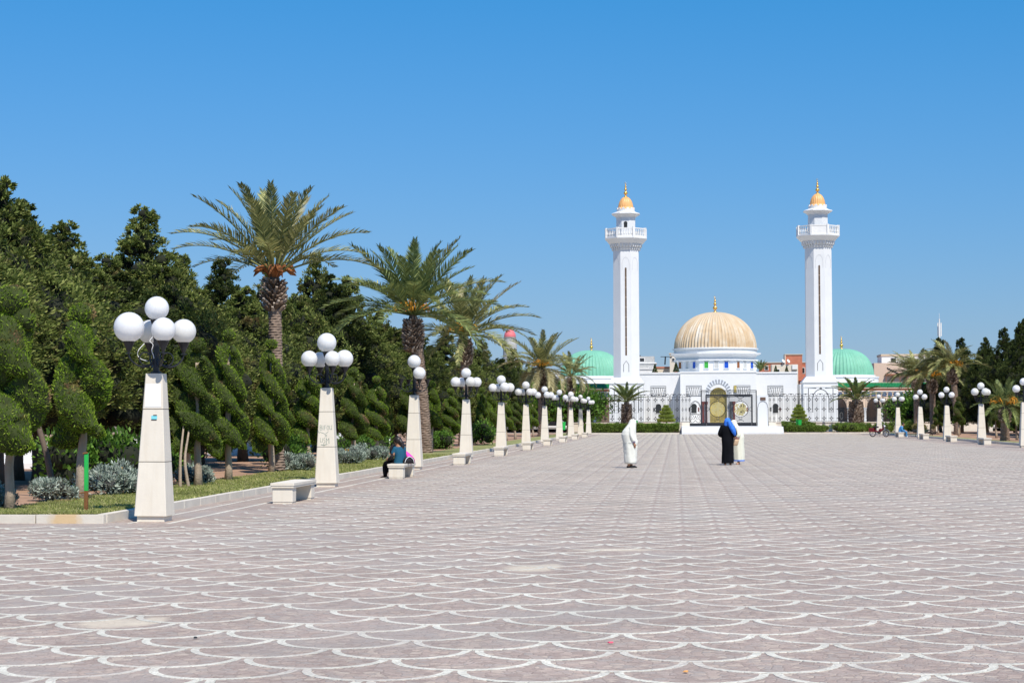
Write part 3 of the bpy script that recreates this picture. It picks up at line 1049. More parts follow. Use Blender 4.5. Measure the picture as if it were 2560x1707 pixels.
# front wall with a real doorway
mb = MB()
hp = 1.08
dp = arch_pts(0, hp * 2, 4.3, 'round', 18)
mb.box(-CW, -hp, 0, .7, .5, 4.3)
mb.box(hp, CW, 0, .7, .5, 4.3)
arch_spandrel(mb, -CW, CW, 7.25, dp, 0, .7)
mb.box(-CW, CW, .7, 26, 6.9, 7.25)
mb.box(-CW, -CW + .5, .7, 26, .5, 6.9)
mb.box(CW - .5, CW, .7, 26, .5, 6.9)
mb.build('front_block', M['marble'], ms)
mb = MB()
mb.box(-CW - .06, CW + .06, -.08, .5, 7.25, 7.44, .02)
mb.build('parapet', M['marble'], ms)
for s_ in (-1, 1):
    mb = MB()
    x0, x1 = (s_ * CW, s_ * 10.15) if s_ > 0 else (-10.15, -CW)
    mb.box(x0, x1, 2.7, 24, .5, 7.2)
    w_ = mb.build('wing', M['marble'], ms)
    mb = MB()
    mb.box(x0, x1 + .08 * (s_ > 0), 2.6, 3.3, 7.2, 7.4, .02)
    mb.build('parapet', M['marble'], w_)
# doorway: striped arch ring, gilded doors, red marble columns
mb1, mb2 = MB(), MB()
ring_o = arch_pts(0, 2.9, 4.15, 'horseshoe', 30)
ring_i = arch_pts(0, 2.1, 4.25, 'horseshoe', 30)
for i in range(30):
    (mb1 if i % 2 else mb2).prism_xz([ring_i[i], ring_i[i + 1], ring_o[i + 1], ring_o[i]][::-1], -.07, .02)
dw = mb1.build('dark_voussoirs', surface('grey_voussoir', (.26, .28, .31), .6, .15), ms)
mb2.build('pale_voussoirs', surface('pale_voussoir', (.62, .66, .70), .6, .08), ms)
mb = MB()
for s_ in (-1, 1):
    x0, x1 = (.015, 1.2) if s_ > 0 else (-1.2, -.015)
    mb.box(x0, x1, .5, .58, .5, 4.4)
    for j in range(4):
        for i in range(2):
            xx = x0 + (i + .5) * 1.185 / 2
            mb.box(xx - .22, xx + .22, .46, .5, .8 + j * .9, 1.5 + j * .9, .02)
mb.box(-1.25, 1.25, .5, .58, 4.4, 5.7)
mb.build('gilded_door', M['gold_cal'], ms)
for s_ in (-1, 1):
    for d in (1.55, 1.95):
        c_ = MB().lathe([(.17, .75), (.14, .85), (.125, 3.1), (.15, 3.2), (.21, 3.45), (.21, 3.6)], 14, s_ * d, -.32).build('column', M['red_marble'] if d > 1.6 or s_ < 0 else M['stone_grey'], ms, angle=R(35))
# windows with joggled lintels
for (cx, yo, open_) in ((-7.65, 2.7, 1), (-3.1, 0, 1), (3.05, 0, 1), (7.35, 2.7, 1)):
    wz = keyhole(cx, 2.1, 3.5, .72)
    mb = MB()
    mb.add([(x, yo - .005, z) for x, z in wz], [tuple(range(len(wz)))])
    w_ = mb.build('window', M['dark_flat'], ms)
    mb = MB()
    mb.strip_xz(wz[::-1], .07, yo - .06, yo - .01, closed=True)
    mb.build('window_frame', M['marble'], w_)
    for s_ in (-1, 1): MB().box(cx + s_ * .58 - .07, cx + s_ * .58 + .07, yo - .05, yo - .004, 2.35, 2.85).build('wall_plaque', M['red_marble'] if s_ > 0 else M['stone_grey'], ms)
    mb = MB()
    b, y0, y1 = .05, yo - .03, yo + .01
    x0, x1, z0, z1 = cx - .98, cx + .98, 4.3, 5.62
    mb.strip_xz([(x0, z0), (x1, z0), (x1, z1), (x0, z1)], b, y0, y1, closed=True)
    mb.bar((x0, z1 - .2), (x1, z1 - .2), b, y0 - .002, y1)
    for k in range(-2, 3):
        mb.bar((cx + k * .15, z0), (cx + k * .31, z1 - .2), b * 1.1, y0 - .004 - .001 * (k + 3), y1)
    for j in range(5):
        z = z0 + .2 * (j + .5)
        e = .43 + .35 * (z - z0)
        mb.bar((x0, z), (cx - e, z), b, y0 - .003, y1)
        mb.bar((cx + e, z), (x1, z), b, y0 - .003, y1)
    mb.build('joggled_lintel', M['stone_grey'], ms)
MB().box(1.95, 2.3, -.12, -.004, 4.75, 5.6, .03).build('wall_emblem', M['gold_cal'], ms)

# octagonal drum, windows and the great dome (local centre 16 m behind the front)
DC = 16.0
dr = octo(MB(), [(5.42, 7.2), (5.40, 9.12)], 0, DC).build('drum', M['marble'], ms)
wins = {0: ['green_glass', 'pale_glass', 'blue_glass'], -1: ['rust_glass', 'pale_glass', 'blue_glass'], 1: ['rust_glass', 'pale_glass', 'blue_glass'], 2: ['green_glass', 'pale_glass', 'blue_glass'], -2: ['green_glass', 'pale_glass', 'blue_glass']}
for k, cs in wins.items():
    for j, cm in enumerate(cs):
        u = (j - 1) * 1.33
        mb = MB()
        for s_ in (-1, 1): mb.box(u + s_ * .3 - .035, u + s_ * .3 + .035, -5.5, -5.38, 8.12, 9.04)
        mb.box(u - .3, u + .3, -5.5, -5.38, 9.0, 9.04)
        mb.box(u - .36, u + .36, -5.54, -5.38, 8.05, 8.13)
        f_ = mb.build('window', M['marble'], ms, loc=(0, DC, 0), rot=(0, 0, R(45 * k)))
        MB().box(u - .27, u + .27, -5.432, -5.40, 8.13, 9.0).build('pane', M[cm], f_)
cn = octo(MB(), [(5.38, 9.1), (5.62, 9.16), (5.68, 9.2), (5.68, 9.32), (5.35, 9.36), (5.38, 9.6), (5.6, 9.9), (5.98, 10.08), (6.05, 10.1), (6.05, 10.2), (5.5, 10.22)], 0, DC).build('cornice', M['marble'], ms)
MB().lathe([(5.62, 10.18), (5.66, 10.5), (5.6, 10.52), (5.62, 10.7), (5.82, 10.74), (5.82, 10.9), (5.6, 10.93)], 96, 0, DC).build('dome_ring', M['marble'], cn, angle=R(30))
prof = [(5.62 * math.cos(q) ** .93, 10.9 + 5.0 * math.sin(q)) for q in [i * (PI / 2) / 22 for i in range(22)]] + [(.05, 15.9)]


def streaked_dome():
    m, nt, out = new_mat('streaked_gold_tile')
    tc = nd(nt, 'ShaderNodeTexCoord')
    sep = nd(nt, 'ShaderNodeSeparateXYZ')
    mp = nd(nt, 'ShaderNodeMapping')
    mp.inputs['Location'].default_value = (0, -DC, 0)
    nt.links.new(tc.outputs['Object'], mp.inputs[0])
    nt.links.new(mp.outputs[0], sep.inputs[0])
    at = nd(nt, 'ShaderNodeMath', operation='ARCTAN2')
    nt.links.new(sep.outputs['Y'], at.inputs[0])
    nt.links.new(sep.outputs['X'], at.inputs[1])
    sc_ = nd(nt, 'ShaderNodeMath', operation='MULTIPLY')
    nt.links.new(at.outputs[0], sc_.inputs[0])
    sc_.inputs[1].default_value = 72 / (2 * PI)
    fl = nd(nt, 'ShaderNodeMath', operation='FLOOR')
    nt.links.new(sc_.outputs[0], fl.inputs[0])
    cb = nd(nt, 'ShaderNodeCombineXYZ')
    nt.links.new(fl.outputs[0], cb.inputs[0])
    zz = nd(nt, 'ShaderNodeMath', operation='MULTIPLY')
    nt.links.new(sep.outputs['Z'], zz.inputs[0])
    zz.inputs[1].default_value = .16
    nt.links.new(zz.outputs[0], cb.inputs[2])
    n = nd(nt, 'ShaderNodeTexNoise', i_Scale=1.7, i_Detail=3.0, i_Roughness=.7)
    nt.links.new(cb.outputs[0], n.inputs['Vector'])
    r = ramp(nt, [(.30, (.42, .285, .16)), (.46, (.52, .39, .245)), (.58, (.58, .48, .35)), (.70, (.68, .64, .56))], n.outputs['Fac'])
    n2 = nd(nt, 'ShaderNodeTexNoise', i_Scale=.9, i_Detail=5.0)
    nt.links.new(mp.outputs[0], n2.inputs['Vector'])
    k = ramp(nt, [(.45, (0, 0, 0)), (.7, (.6, .6, .6))], n2.outputs['Fac'])
    # colour evens out to tan towards the crown
    mr = nd(nt, 'ShaderNodeMapRange', i_From_Min=13.2, i_From_Max=15.4, i_To_Min=0.0, i_To_Max=.75)
    nt.links.new(sep.outputs['Z'], mr.inputs[0])
    mx = nd(nt, 'ShaderNodeMath', operation='MAXIMUM')
    nt.links.new(k.outputs[0], mx.inputs[0])
    nt.links.new(mr.outputs[0], mx.inputs[1])
    c = mix(nt, mx.outputs[0], r.outputs[0], (.54, .43, .29))
    p = nd(nt, 'ShaderNodeBsdfPrincipled')
    p.inputs['Roughness'].default_value = .75
    p.inputs['Specular IOR Level'].default_value = .2
    nt.links.new(c, p.inputs['Base Color'])
    nt.links.new(p.outputs[0], out.inputs[0])
    return m


mb = MB()
fluted(mb, 0, DC, 0, prof, 72, .045, 6)
dm = mb.build('ribbed_dome', streaked_dome(), ms, smooth=True)
finial(ms, 0, DC, 15.95, 1.25)

# ---- green domed side halls with arcades
def green_dome_mat():
    m = surface('green_dome_tile', (.17, .43, .30), .55, .12, .9, streak=((.27, .54, .42), 3, .5), spec=.3)
    return m


M['green_dome'] = green_dome_mat()
tile_rows = None


def side_hall(s_, label):
    t = empty('side_hall', (AX + s_ * 16.8, 250, 0), 0, label, 'building', 'green-domed halls behind the minarets')
    MB().box(-6, 6, -6.5, 6, .5, 5.9).build('wall', M['marble'], t)
    b_ = MB().lathe([(4.85, 5.9), (4.85, 6.75), (4.95, 6.8), (4.95, 6.95), (4.45, 7.0), (4.45, 7.16)], 64).build('drum', M['marble'], t, angle=R(35))
    pr = [(4.28 * math.cos(q) ** .8, 7.14 + 3.6 * math.sin(q)) for q in [i * (PI / 2) / 18 for i in range(18)]] + [(.04, 10.74)]
    mb = MB()
    fluted(mb, 0, 0, 0, pr, 52, .045, 6)
    mb.build('ribbed_dome', M['green_dome'], t, smooth=True)
    finial(t, 0, 0, 10.75, .98)
    return t


side_hall(-1, 'hall with ribbed green dome behind the left minaret')
side_hall(1, 'hall with ribbed green dome behind the right minaret')


def arcade(x0, n, label, door_at=None):
    W = 1.95
    t = empty('arcade', (x0, 222, 0), 0, label, 'arcade', 'tiled arcades beside the minarets')
    L = n * W
    for i in range(n + 1):
        c_ = MB().lathe([(.2, .62), (.2, .75), (.15, .82), (.14, 2.3), (.17, 2.36), (.23, 2.6), (.23, 2.72)], 12, i * W, .25).build('column', M['marble'], t, angle=R(35))
    for i in range(n):
        mb = MB()
        cx = (i + .5) * W
        pts = arch_pts(cx, W - .42, 2.9, 'round' if i % 2 else 'pointed', 16)
        arch_spandrel(mb, cx - W / 2 + .002, cx + W / 2 - .002, 4.3, pts, 0, .5)
        mb.box(cx - W / 2 + .002, cx - W / 2 + .2, 0, .5, 2.72, pts[0][1])
        mb.box(cx + W / 2 - .2, cx + W / 2 - .002, 0, .5, 2.72, pts[-1][1])
        sp = mb.build('arch', M['blush'], t)
        for k in range(3):
            u = cx - W / 2 + (k + .5) * W / 3
            mb = MB()
            mb.prism_xz([(u - .24, 4.02), (u + .24, 4.02), (u + .24, 4.42)] + [(u + .24 * math.cos(a), 4.42 + .12 * math.sin(a)) for a in (PI / 4, PI / 2, 3 * PI / 4)] + [(u - .24, 4.42)], -.03, .0)
            mb.build('tile_panel', M['tile_blue'], sp)
    MB().box(0, L, .001, .5, 4.3, 4.62).build('frieze', M['blush'], t)
    MB().box(-.05, L + .05, -.08, .5, 4.62, 4.7).build('string_course', M['white_trim'], t)
    MB().box(-.02, L + .02, -.04, .5, 4.7, 4.97).build('brick_course', M['brick_band'], t)
    MB().box(-.1, L + .1, -.16, .5, 4.97, 5.1).build('eaves', M['blush'], t)
    # glazed roof tiles, each tile a half round rib
    mb = MB()
    nt_ = int(L / .17)
    for i in range(nt_):
        u = (i + .5) * L / nt_
        for j in range(2):
            za, zb = 5.1 + j * .26, 5.1 + (j + 1) * .26 + .02
            ya, yb = -.22 + j * .30 - .02, -.22 + (j + 1) * .30 + .01
            pa, pb = [], []
            for k in range(5):
                a = PI * k / 4
                pa.append((u + .075 * math.cos(a), ya, za + .07 * math.sin(a)))
                pb.append((u + .065 * math.cos(a), yb, zb + .06 * math.sin(a)))
            mb.add(pa + pb, [(k, k + 1, k + 6, k + 5) for k in range(4)])
    mb.add([(0, -.2, 5.1), (L, -.2, 5.1), (L, .4, 5.62), (0, .4, 5.62)], [(0, 1, 2, 3)])
    o = mb.build('roof_tiles', M['roof_green'], t)
    o['kind'] = 'stuff'
    MB().box(0, L, .4, 20, 5.5, 5.72).build('flat_roof', M['blush'], t)
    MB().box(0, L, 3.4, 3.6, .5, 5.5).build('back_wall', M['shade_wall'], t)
    if door_at is not None:
        d = MB().box(door_at - .55, door_at + .55, .9, .98, .62, 2.75, .02).build('iron_door', M['iron'], t)
        mb = MB()
        for zz in (1.0, 1.25, 2.45): mb.sphere((door_at - .3, .88, zz), .06, 8, 6)
        for k in range(8): mb.tube([(door_at + .2 + .18 * math.cos(a), .88, 1.75 + .4 * math.sin(a)) for a in [2 * PI * q / 12 + k for q in range(3)]], .018, 5)
        mb.build('door_ornament', surface('dull_silver', (.45, .45, .42), .5, .1, metal=.4), d)
    return t


arcade(18.5, 7, 'pink stone arcade with green tile roof right of the right minaret', .97)
arcade(-7.85 - 1.95 * 6, 6, 'pink stone arcade with green tile roof left of the left minaret')

# ------------------------------------------------------------------ railings, gate, steps
def fence_module():
    mb = MB()
    w = .74
    for u in (-.055, .055): mb.tube([(u, 0, 0), (u, 0, 2.72)], .022, 5)
    for u in (-.30, -.225, -.15, .15, .225, .30): mb.tube([(u, 0, .03), (u, 0, 2.62 if abs(u) > .2 else 2.5)], .0105, 4)
    for z in (.06, 2.64): mb.box(-w / 2, w / 2, -.018, .018, z - .022, z + .022)
    for z in (.38, 1.32, 2.3):
        mb.tube([(.105 * math.cos(a), 0, z + .105 * math.sin(a)) for a in [2 * PI * k / 12 for k in range(13)]], .022, 4, False)
        for (dx, dz) in ((.16, 0), (-.16, 0), (0, .16), (0, -.16)): mb.sphere((dx, 0, z + dz), .04, 6, 5)
        mb.box(-.30, -.105, -.008, .008, z - .008, z + .008)
        mb.box(.105, .30, -.008, .008, z - .008, z + .008)
    for s_ in (-1, 1):
        pts = [(s_ * (.055 + .16 * (1 - math.cos(a))), 0, 2.72 + .17 * math.sin(a)) for a in [PI * .75 * k / 8 for k in range(9)]]
        mb.tube(pts, .022, 4)
        mb.sphere(pts[-1], .065, 7, 5)
        mb.sphere((s_ * .06, 0, 2.76), .03, 6, 5)
    return mb.mesh('fence_panel', smooth=True)


me_panel = fence_module()
me_panel.materials.append(M['iron'])


def fence(x0, x1, label):
    n = round((x1 - x0) / .74)
    t = empty('railing', (x0, 190, 0), 0, label, 'railing', 'black iron railings either side of the gate')
    MB().box(-.2, x1 - x0 + .2, -.18, .18, 0, 1.02, .02).build('plinth_wall', M['cream'], t)
    MB().box(-.25, x1 - x0 + .25, -.24, .24, 1.02, 1.1, .02).build('coping', M['cream'], t)
    for i in range(n): link('fence_panel', me_panel, t, loc=((i + .5) * .74, 0, 1.09))
    return t


fence(-10.65, .45, 'black wrought iron railing on cream plinth left of the gate')
fence(10.2, 31.66, 'black wrought iron railing on cream plinth right of the gate')

st = empty('entrance_steps', (AX, 177, 0), 0, 'broad white stone platform with steps below the gate', 'steps')
for i in range(4):
    MB().box(-4.85 + .0 * i, 4.85, .0 + .33 * i, 13.6 if i == 3 else .37 + .33 * i, 0 if i == 0 else .175 * i - .01, .175 * (i + 1), .01).build('step', M['marble'], st)

gt = empty('entrance_gate', (AX, 190, .7), 0, 'black iron double gate with golden roundels on the white steps', 'gate')
mb = MB()
for x in (-2.79, 2.81): mb.box(x - .045, x + .045, -.05, .05, 0, 3.68)
for x in (-2.32, 2.38): mb.box(x - .05, x + .05, -.06, .06, 0, 3.2)
mb.box(-2.79, 2.81, -.04, .04, 3.60, 3.68)
mb.box(-2.79, 2.81, -.03, .03, 3.46, 3.50)
mb.box(-2.32, 2.38, -.05, .05, 3.1, 3.24)
for s_ in (-1, 1):
    for k in range(4): mb.box(s_ * (2.44 + .09 * k) - .01, s_ * (2.44 + .09 * k) + .01, -.01, .01, .35, 3.46 - .0 * k)
    mb.box(min(s_ * 2.36, s_ * 2.8), max(s_ * 2.36, s_ * 2.8), -.03, .03, .0, .36)
for k in range(26):
    u = -2.25 + 4.55 * k / 25
    mb.box(u - .017, u + .017, -.012, .012, 3.24, 3.46)
mb.build('gate_frame', M['iron'], gt)
for s_ in (-1, 1):
    c = -1.13 if s_ < 0 else 1.19
    leaf = MB()
    hw = 1.13
    leaf.box(c - hw, c - hw + .06, -.03, .03, 0, 3.08)
    leaf.box(c + hw - .06, c + hw, -.03, .03, 0, 3.08)
    leaf.box(c - hw + .06, c + hw - .06, -.03, .03, 2.98, 3.08)
    leaf.box(c - hw + .06, c + hw - .06, -.025, .025, .01, .36)
    zc, rr = 1.73, .80
    for k in range(23):
        u = -1.0 + 2.0 * k / 22
        if abs(u) < rr:
            e = math.sqrt(rr * rr - u * u)
            leaf.box(c + u - .017, c + u + .017, -.012, .012, .36, zc - e)
            leaf.box(c + u - .017, c + u + .017, -.012, .012, zc + e, 2.98)
        else: leaf.box(c + u - .017, c + u + .017, -.012, .012, .36, 2.98)
    leaf.strip_xz([(c + rr * math.cos(a), zc + rr * math.sin(a)) for a in [2 * PI * k / 40 for k in range(40)]], .06, -.04, .04, closed=True)
    for sz in (-1, 1):
        for sx in (-1, 1):
            pts = [(c + sx * .08, zc + sz * .83), (c + sx * .2, zc + sz * .95), (c - sx * .02, zc + sz * 1.08), (c - sx * .2, zc + sz * 1.16), (c - sx * .34, zc + sz * 1.24)]
            leaf.strip_xz(pts, .045, -.035, .035)
    for sx in (-1, 1):
        for sz in (-1, 1): leaf.strip_xz([(c + sx * .82, zc), (c + sx * .95, zc + sz * .1), (c + sx * 1.09, zc + sz * .22)], .04, -.035, .035)
    lf = leaf.build('gate_leaf', M['iron'], gt)
    # gilded tracery in the roundel, interlaced bands
    mb = MB()
    rr2 = .74
    rg = random.Random(5 + s_)
    for k in range(11):
        a0, a1 = rg.uniform(0, 2 * PI), rg.uniform(0, 2 * PI)
        m_ = (rg.uniform(-.4, .4), rg.uniform(-.4, .4))
        pts = []
        for q in range(9):
            t_ = q / 8
            x = (1 - t_) ** 2 * rr2 * .95 * math.cos(a0) + 2 * t_ * (1 - t_) * m_[0] * 1.6 + t_ * t_ * rr2 * .95 * math.cos(a1)
            z = (1 - t_) ** 2 * rr2 * .95 * math.sin(a0) + 2 * t_ * (1 - t_) * m_[1] * 1.6 + t_ * t_ * rr2 * .95 * math.sin(a1)
            pts.append((c + x, zc + z))
        mb.strip_xz(pts, .075, -.02 - .0015 * k, .02)
    for k in range(7):
        a = 2 * PI * k / 7
        mb.strip_xz([(c + .33 * math.cos(a) + .26 * math.cos(b), zc + .33 * math.sin(a) + .26 * math.sin(b)) for b in [2 * PI * q / 14 for q in range(14)]], .065, -.04 - .0015 * k, .0, closed=True)
    mb.build('roundel', surface('gold_tracery', (.48, .41, .19), .45, .12, 4, metal=.2), lf)
# wicket on the left
mb = MB()
c, hw = -3.40, .56
mb.strip_xz([(c - hw, 0), (c - hw, 1.9)] + [(c + (hw - .08) * math.cos(a), 1.98 + .58 * math.sin(a)) for a in [PI - PI * k / 14 for k in range(15)]] + [(c + hw, 1.9), (c + hw, 0)], .06, -.04, .04)
mb.box(c - hw, c + hw, -.03, .03, .0, .3)
for sx in (-1, 1):
    mb.strip_xz([(c, .62), (c + sx * .15, .42), (c + sx * .38, .34), (c + sx * .5, .55), (c + sx * .36, .78), (c + sx * .12, .72), (c, 1.05)], .05, -.03, .03)
    mb.strip_xz([(c + sx * .32 + .13 * math.cos(a), 1.0 + .13 * math.sin(a)) for a in [2 * PI * k / 12 for k in range(12)]], .035, -.028, .03, closed=True)
    mb.strip_xz([(c + sx * .5, 1.3), (c + sx * .38, 1.6), (c + sx * .5, 1.9), (c + sx * .3, 2.3), (c, 2.55)], .035, -.03, .03)
mb.box(c - hw, c + hw, -.02, .02, 1.18, 1.24)
mb.build('wicket_gate', M['iron'], gt)
# white pier with arched panel and bronze plaque on the right
mb = MB()
mb.box(2.9, 4.02, -.25, .4, 0, 3.15)
pr_ = mb.build('gate_pier', M['marble'], gt)
mb = MB()
mb.strip_xz([(2.93, 0), (2.93, 1.9), (2.99, 1.98)] + [(3.46 + .47 * math.cos(a), 2.02 + .5 * math.sin(a)) for a in [PI - PI * k / 12 for k in range(13)]] + [(3.93, 1.98), (3.99, 1.9), (3.99, 0)], .035, -.275, -.252)
mb.build('arch_moulding', M['stone_grey'], pr_)
MB().box(3.2, 3.75, -.29, -.252, 2.62, 2.93).build('plaque', surface('bronze_plaque', (.13, .075, .05), .5, .3, 12), pr_)
MB().box(4.06, 4.8, -.3, .3, 0, .4, .02).build('pier_base', M['cream'], gt)
MB().box(-4.85, -4.0, -.3, .3, 0, .4, .02).build('pier_base', M['cream'], gt)
for x in (-4.0, -4.35, -4.7): link('fence_panel', me_panel, gt, loc=(x + .0, .0, .38), scl=(.5, 1, 1.0))
for x in (4.2, 4.6): link('fence_panel', me_panel, gt, loc=(x, .0, .38), scl=(.5, 1, 1.0))

# ------------------------------------------------------------------ vegetation
def leaf_quads(P, D, L, W, g):
    """diamond leaves at P pointing along D"""
    n = len(P)
    rnd = unit(g.normal(size=(n, 3)))
    S = unit(np.cross(D, rnd))
    L = np.broadcast_to(L, (n,))[:, None]
    W = np.broadcast_to(W, (n,))[:, None]
    V = np.stack([P - D * L * .5, P + S * W * .5 + D * L * .05, P + D * L * .5, P - S * W * .5 + D * L * .05], 1).reshape(-1, 3)
    return V, np.arange(4 * n).reshape(-1, 4)


def blob_core(centres, radii, seg=7, rings=5, squash=1.0):
    mb = MB()
    for c, r in zip(centres, radii): mb.sphere(c, r, seg, rings, (1, 1, squash))
    return mb


def crown_meshes(name, seed, prof, nblob, ntuft, per, L, W):
    """leaf mesh and dark twig core of a tree crown; prof = [(z, radius)]: boughs carry tufts, tufts carry leaves"""
    g = np.random.default_rng(seed)
    zs = np.array([p[0] for p in prof])
    rs = np.array([p[1] for p in prof])
    zz = np.linspace(zs[0], zs[-1], 200)
    rr = np.interp(zz, zs, rs)
    cdf = np.cumsum(rr + .1)
    cdf /= cdf[-1]
    Cs, Rs = [], []
    for i in range(nblob):
        z = np.interp((i + g.random()) / nblob, cdf, zz)
        r = np.interp(z, zs, rs)
        rad = min(.85, .16 + .38 * r) * g.uniform(.75, 1.25)
        a = i * 2.39996 + g.uniform(-.6, .6)
        q = max(0, r * math.sqrt(g.uniform(.3, 1.15)) - rad * .55)
        Cs.append((q * math.cos(a), q * math.sin(a), z - rad * .3))
        Rs.append(rad)
    Cs, Rs = np.array(Cs), np.array(Rs)
    bi = np.repeat(np.arange(nblob), ntuft)
    n = len(bi)
    outw = Cs[bi].copy()
    outw[:, 2] = 0
    outw = unit(outw + 1e-6)
    d = unit(unit(g.normal(size=(n, 3))) + outw * .5 + np.array([0, 0, .3]))
    T = Cs[bi] + d * (Rs[bi] * g.uniform(.6, 1.25, n))[:, None]
    TR_ = Rs[bi] * g.uniform(.22, .42, n)
    TD = unit(d + np.array([0, 0, .55]))
    li = np.repeat(np.arange(n), per)
    m = len(li)
    e = unit(unit(g.normal(size=(m, 3))) + TD[li] * .7)
    P = T[li] + e * (TR_[li] * g.uniform(.3, 1.05, m))[:, None]
    D = unit(e * .7 + TD[li] * .6 + g.normal(0, .35, (m, 3)))
    V, Q = leaf_quads(P, D, L * g.uniform(.6, 1.3, m), W * g.uniform(.7, 1.3, m), g)
    return np_mesh(name, V, quads=Q), blob_core(Cs, Rs * .6, 8, 6, 1.0).mesh(name + '_twigs', smooth=True)


def bent_trunk(z1, r0, r1, lean=(0, 0), seed=0, seg=9, limbs=0, z0=-.05):
    rg = random.Random(seed)
    mb = MB()
    n = 8
    pts = [(lean[0] * (i / n) + rg.uniform(-.03, .03), lean[1] * (i / n) + rg.uniform(-.03, .03), z0 + (z1 - z0) * i / n) for i in range(n + 1)]
    rad = [r0 * (1.25 if i == 0 else 1) + (r1 - r0) * i / n for i in range(n + 1)]
    mb.tube(pts, rad, seg)
    for k in range(limbs):
        i = rg.randint(3, n - 1)
        a = rg.uniform(0, 2 * PI)
        p = Vector(pts[i])
        l = rg.uniform(.5, 1.2)
        mb.tube([p, p + Vector((math.cos(a) * l * .5, math.sin(a) * l * .5, l * .4)), p + Vector((math.cos(a) * l, math.sin(a) * l, l * 1.0))], [rad[i] * .6, rad[i] * .4, rad[i] * .15], 6)
    return mb


tree_kinds = []
profs = [[(1.2, .9), (1.9, 1.7), (3.5, 1.9), (5.0, 1.5), (6.2, .9), (7.2, .42), (8.0, .08)],
         [(1.3, 1.0), (2.2, 1.8), (4.2, 1.95), (5.6, 1.3), (6.8, .65), (7.8, .08)],
         [(1.2, .8), (2.0, 1.5), (4.0, 1.8), (5.5, 1.35), (6.8, .85), (8.0, .45), (9.0, .06)],
         [(1.2, 1.1), (2.4, 1.9), (4.0, 2.1), (5.2, 1.5), (6.2, .75), (7.0, .12)]]
for i, pf in enumerate(profs):
    lm, cm = crown_meshes('crown', 10 + i, pf, 84, 20, 24, .15, .05)
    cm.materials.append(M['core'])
    tr = bent_trunk(5.5, .17, .05, (.1, .05), i, 9, 5).mesh('trunk', smooth=True)
    tr.materials.append(M['trunk_dark'])
    tree_kinds.append((lm, cm, tr, pf[-1][0]))
crown_cache = {}


def tree(x, y, h, kind, mat, label, cat='tree', group=None, rz=0, wid=1.0, z=.11, name='cypress_tree', lift=0.0):
    lm, cm, tr, H = tree_kinds[kind]
    key = (kind, mat)
    if key not in crown_cache:
        me = lm.copy()
        me.materials.clear()
        me.materials.append(M[mat])
        crown_cache[key] = me
    t = empty(name, (x, y, z), rz, label, cat, group)
    s = (h - lift) / H
    t.scale = (wid, wid, s)
    cr = link('crown', crown_cache[key], t, loc=(0, 0, lift / s))
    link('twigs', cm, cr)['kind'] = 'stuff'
    link('trunk', tr, t)
    return t


# tall hedge-like row on the left: (distance along the axis, height), read off its ragged skyline
rg = random.Random(11)
GT = 'tall cypress trees behind the left garden'
TL = [(-15.4, 37.7, 6.6), (-16.5, 42.0, 7.28), (-15.4, 40.8, 7.15), (-16.5, 45.0, 7.14), (-15.4, 43.5, 6.41), (-16.5, 48.5, 6.79), (-15.4, 47.0, 6.33), (-16.5, 52.2, 6.42), (-15.4, 50.5, 6.74), (-16.5, 55.9, 8.06), (-15.4, 54.0, 6.84), (-16.5, 60.2, 7.17), (-15.4, 58.6, 6.86), (-16.5, 65.9, 7.29), (-15.4, 64.6, 7.01), (-16.5, 73.8, 7.8), (-15.4, 73.7, 7.87), (-16.5, 83.4, 9.01), (-15.4, 81.5, 8.93), (-16.5, 91.9, 8.88), (-15.4, 90.0, 7.64), (-16.5, 101.1, 7.39), (-15.4, 99.9, 7.23), (-16.5, 114.2, 7.78), (-15.4, 114.2, 7.23), (-16.5, 131.7, 7.64), (-15.4, 133.1, 7.38), (-16.5, 155.5, 8.31), (-15.4, 159.5, 7.98), (-16.5, 187.1, 8.44), (-15.4, 192.8, 7.96), (-16.5, 226.9, 8.3)]
for i, (x, y, h) in enumerate(TL):
    k = [0, 2, 1, 2, 3, 2][i % 6] if i != 9 else 2
    h *= [.84, 1.03, .9, 1.0][i % 4] if i > 3 else 1.0
    tree(x, y, h, k, 'cypress' if i % 5 != 3 else 'cypress_dark', 'dense cypress in the tall left hedge, %s from the left picture edge' % ORD[i], 'tree', GT, rg.uniform(0, 6), rg.uniform(.9, 1.1) if y < 90 else 1.15, lift=.75 if y < 57 else 0)
# right-hand trees in shadow: the shade is put into darker leaf colour
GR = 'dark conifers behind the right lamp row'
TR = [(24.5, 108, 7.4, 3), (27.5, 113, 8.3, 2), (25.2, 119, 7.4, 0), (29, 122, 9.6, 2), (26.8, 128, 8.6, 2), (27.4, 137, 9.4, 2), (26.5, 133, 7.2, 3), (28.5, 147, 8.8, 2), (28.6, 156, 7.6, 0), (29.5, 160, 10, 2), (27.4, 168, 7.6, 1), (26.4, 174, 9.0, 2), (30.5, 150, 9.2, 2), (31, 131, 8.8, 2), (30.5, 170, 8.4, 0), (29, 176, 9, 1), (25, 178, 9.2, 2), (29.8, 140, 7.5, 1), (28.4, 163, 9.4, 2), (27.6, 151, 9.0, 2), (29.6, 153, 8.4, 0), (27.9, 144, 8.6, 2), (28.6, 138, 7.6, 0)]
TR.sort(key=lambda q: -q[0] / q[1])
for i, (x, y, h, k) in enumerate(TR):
    tree(x, y, h, k, 'cypress_dark', 'dark conifer, %s from the right picture edge' % ORD[i], 'tree', GR, rg.uniform(0, 6), .95)

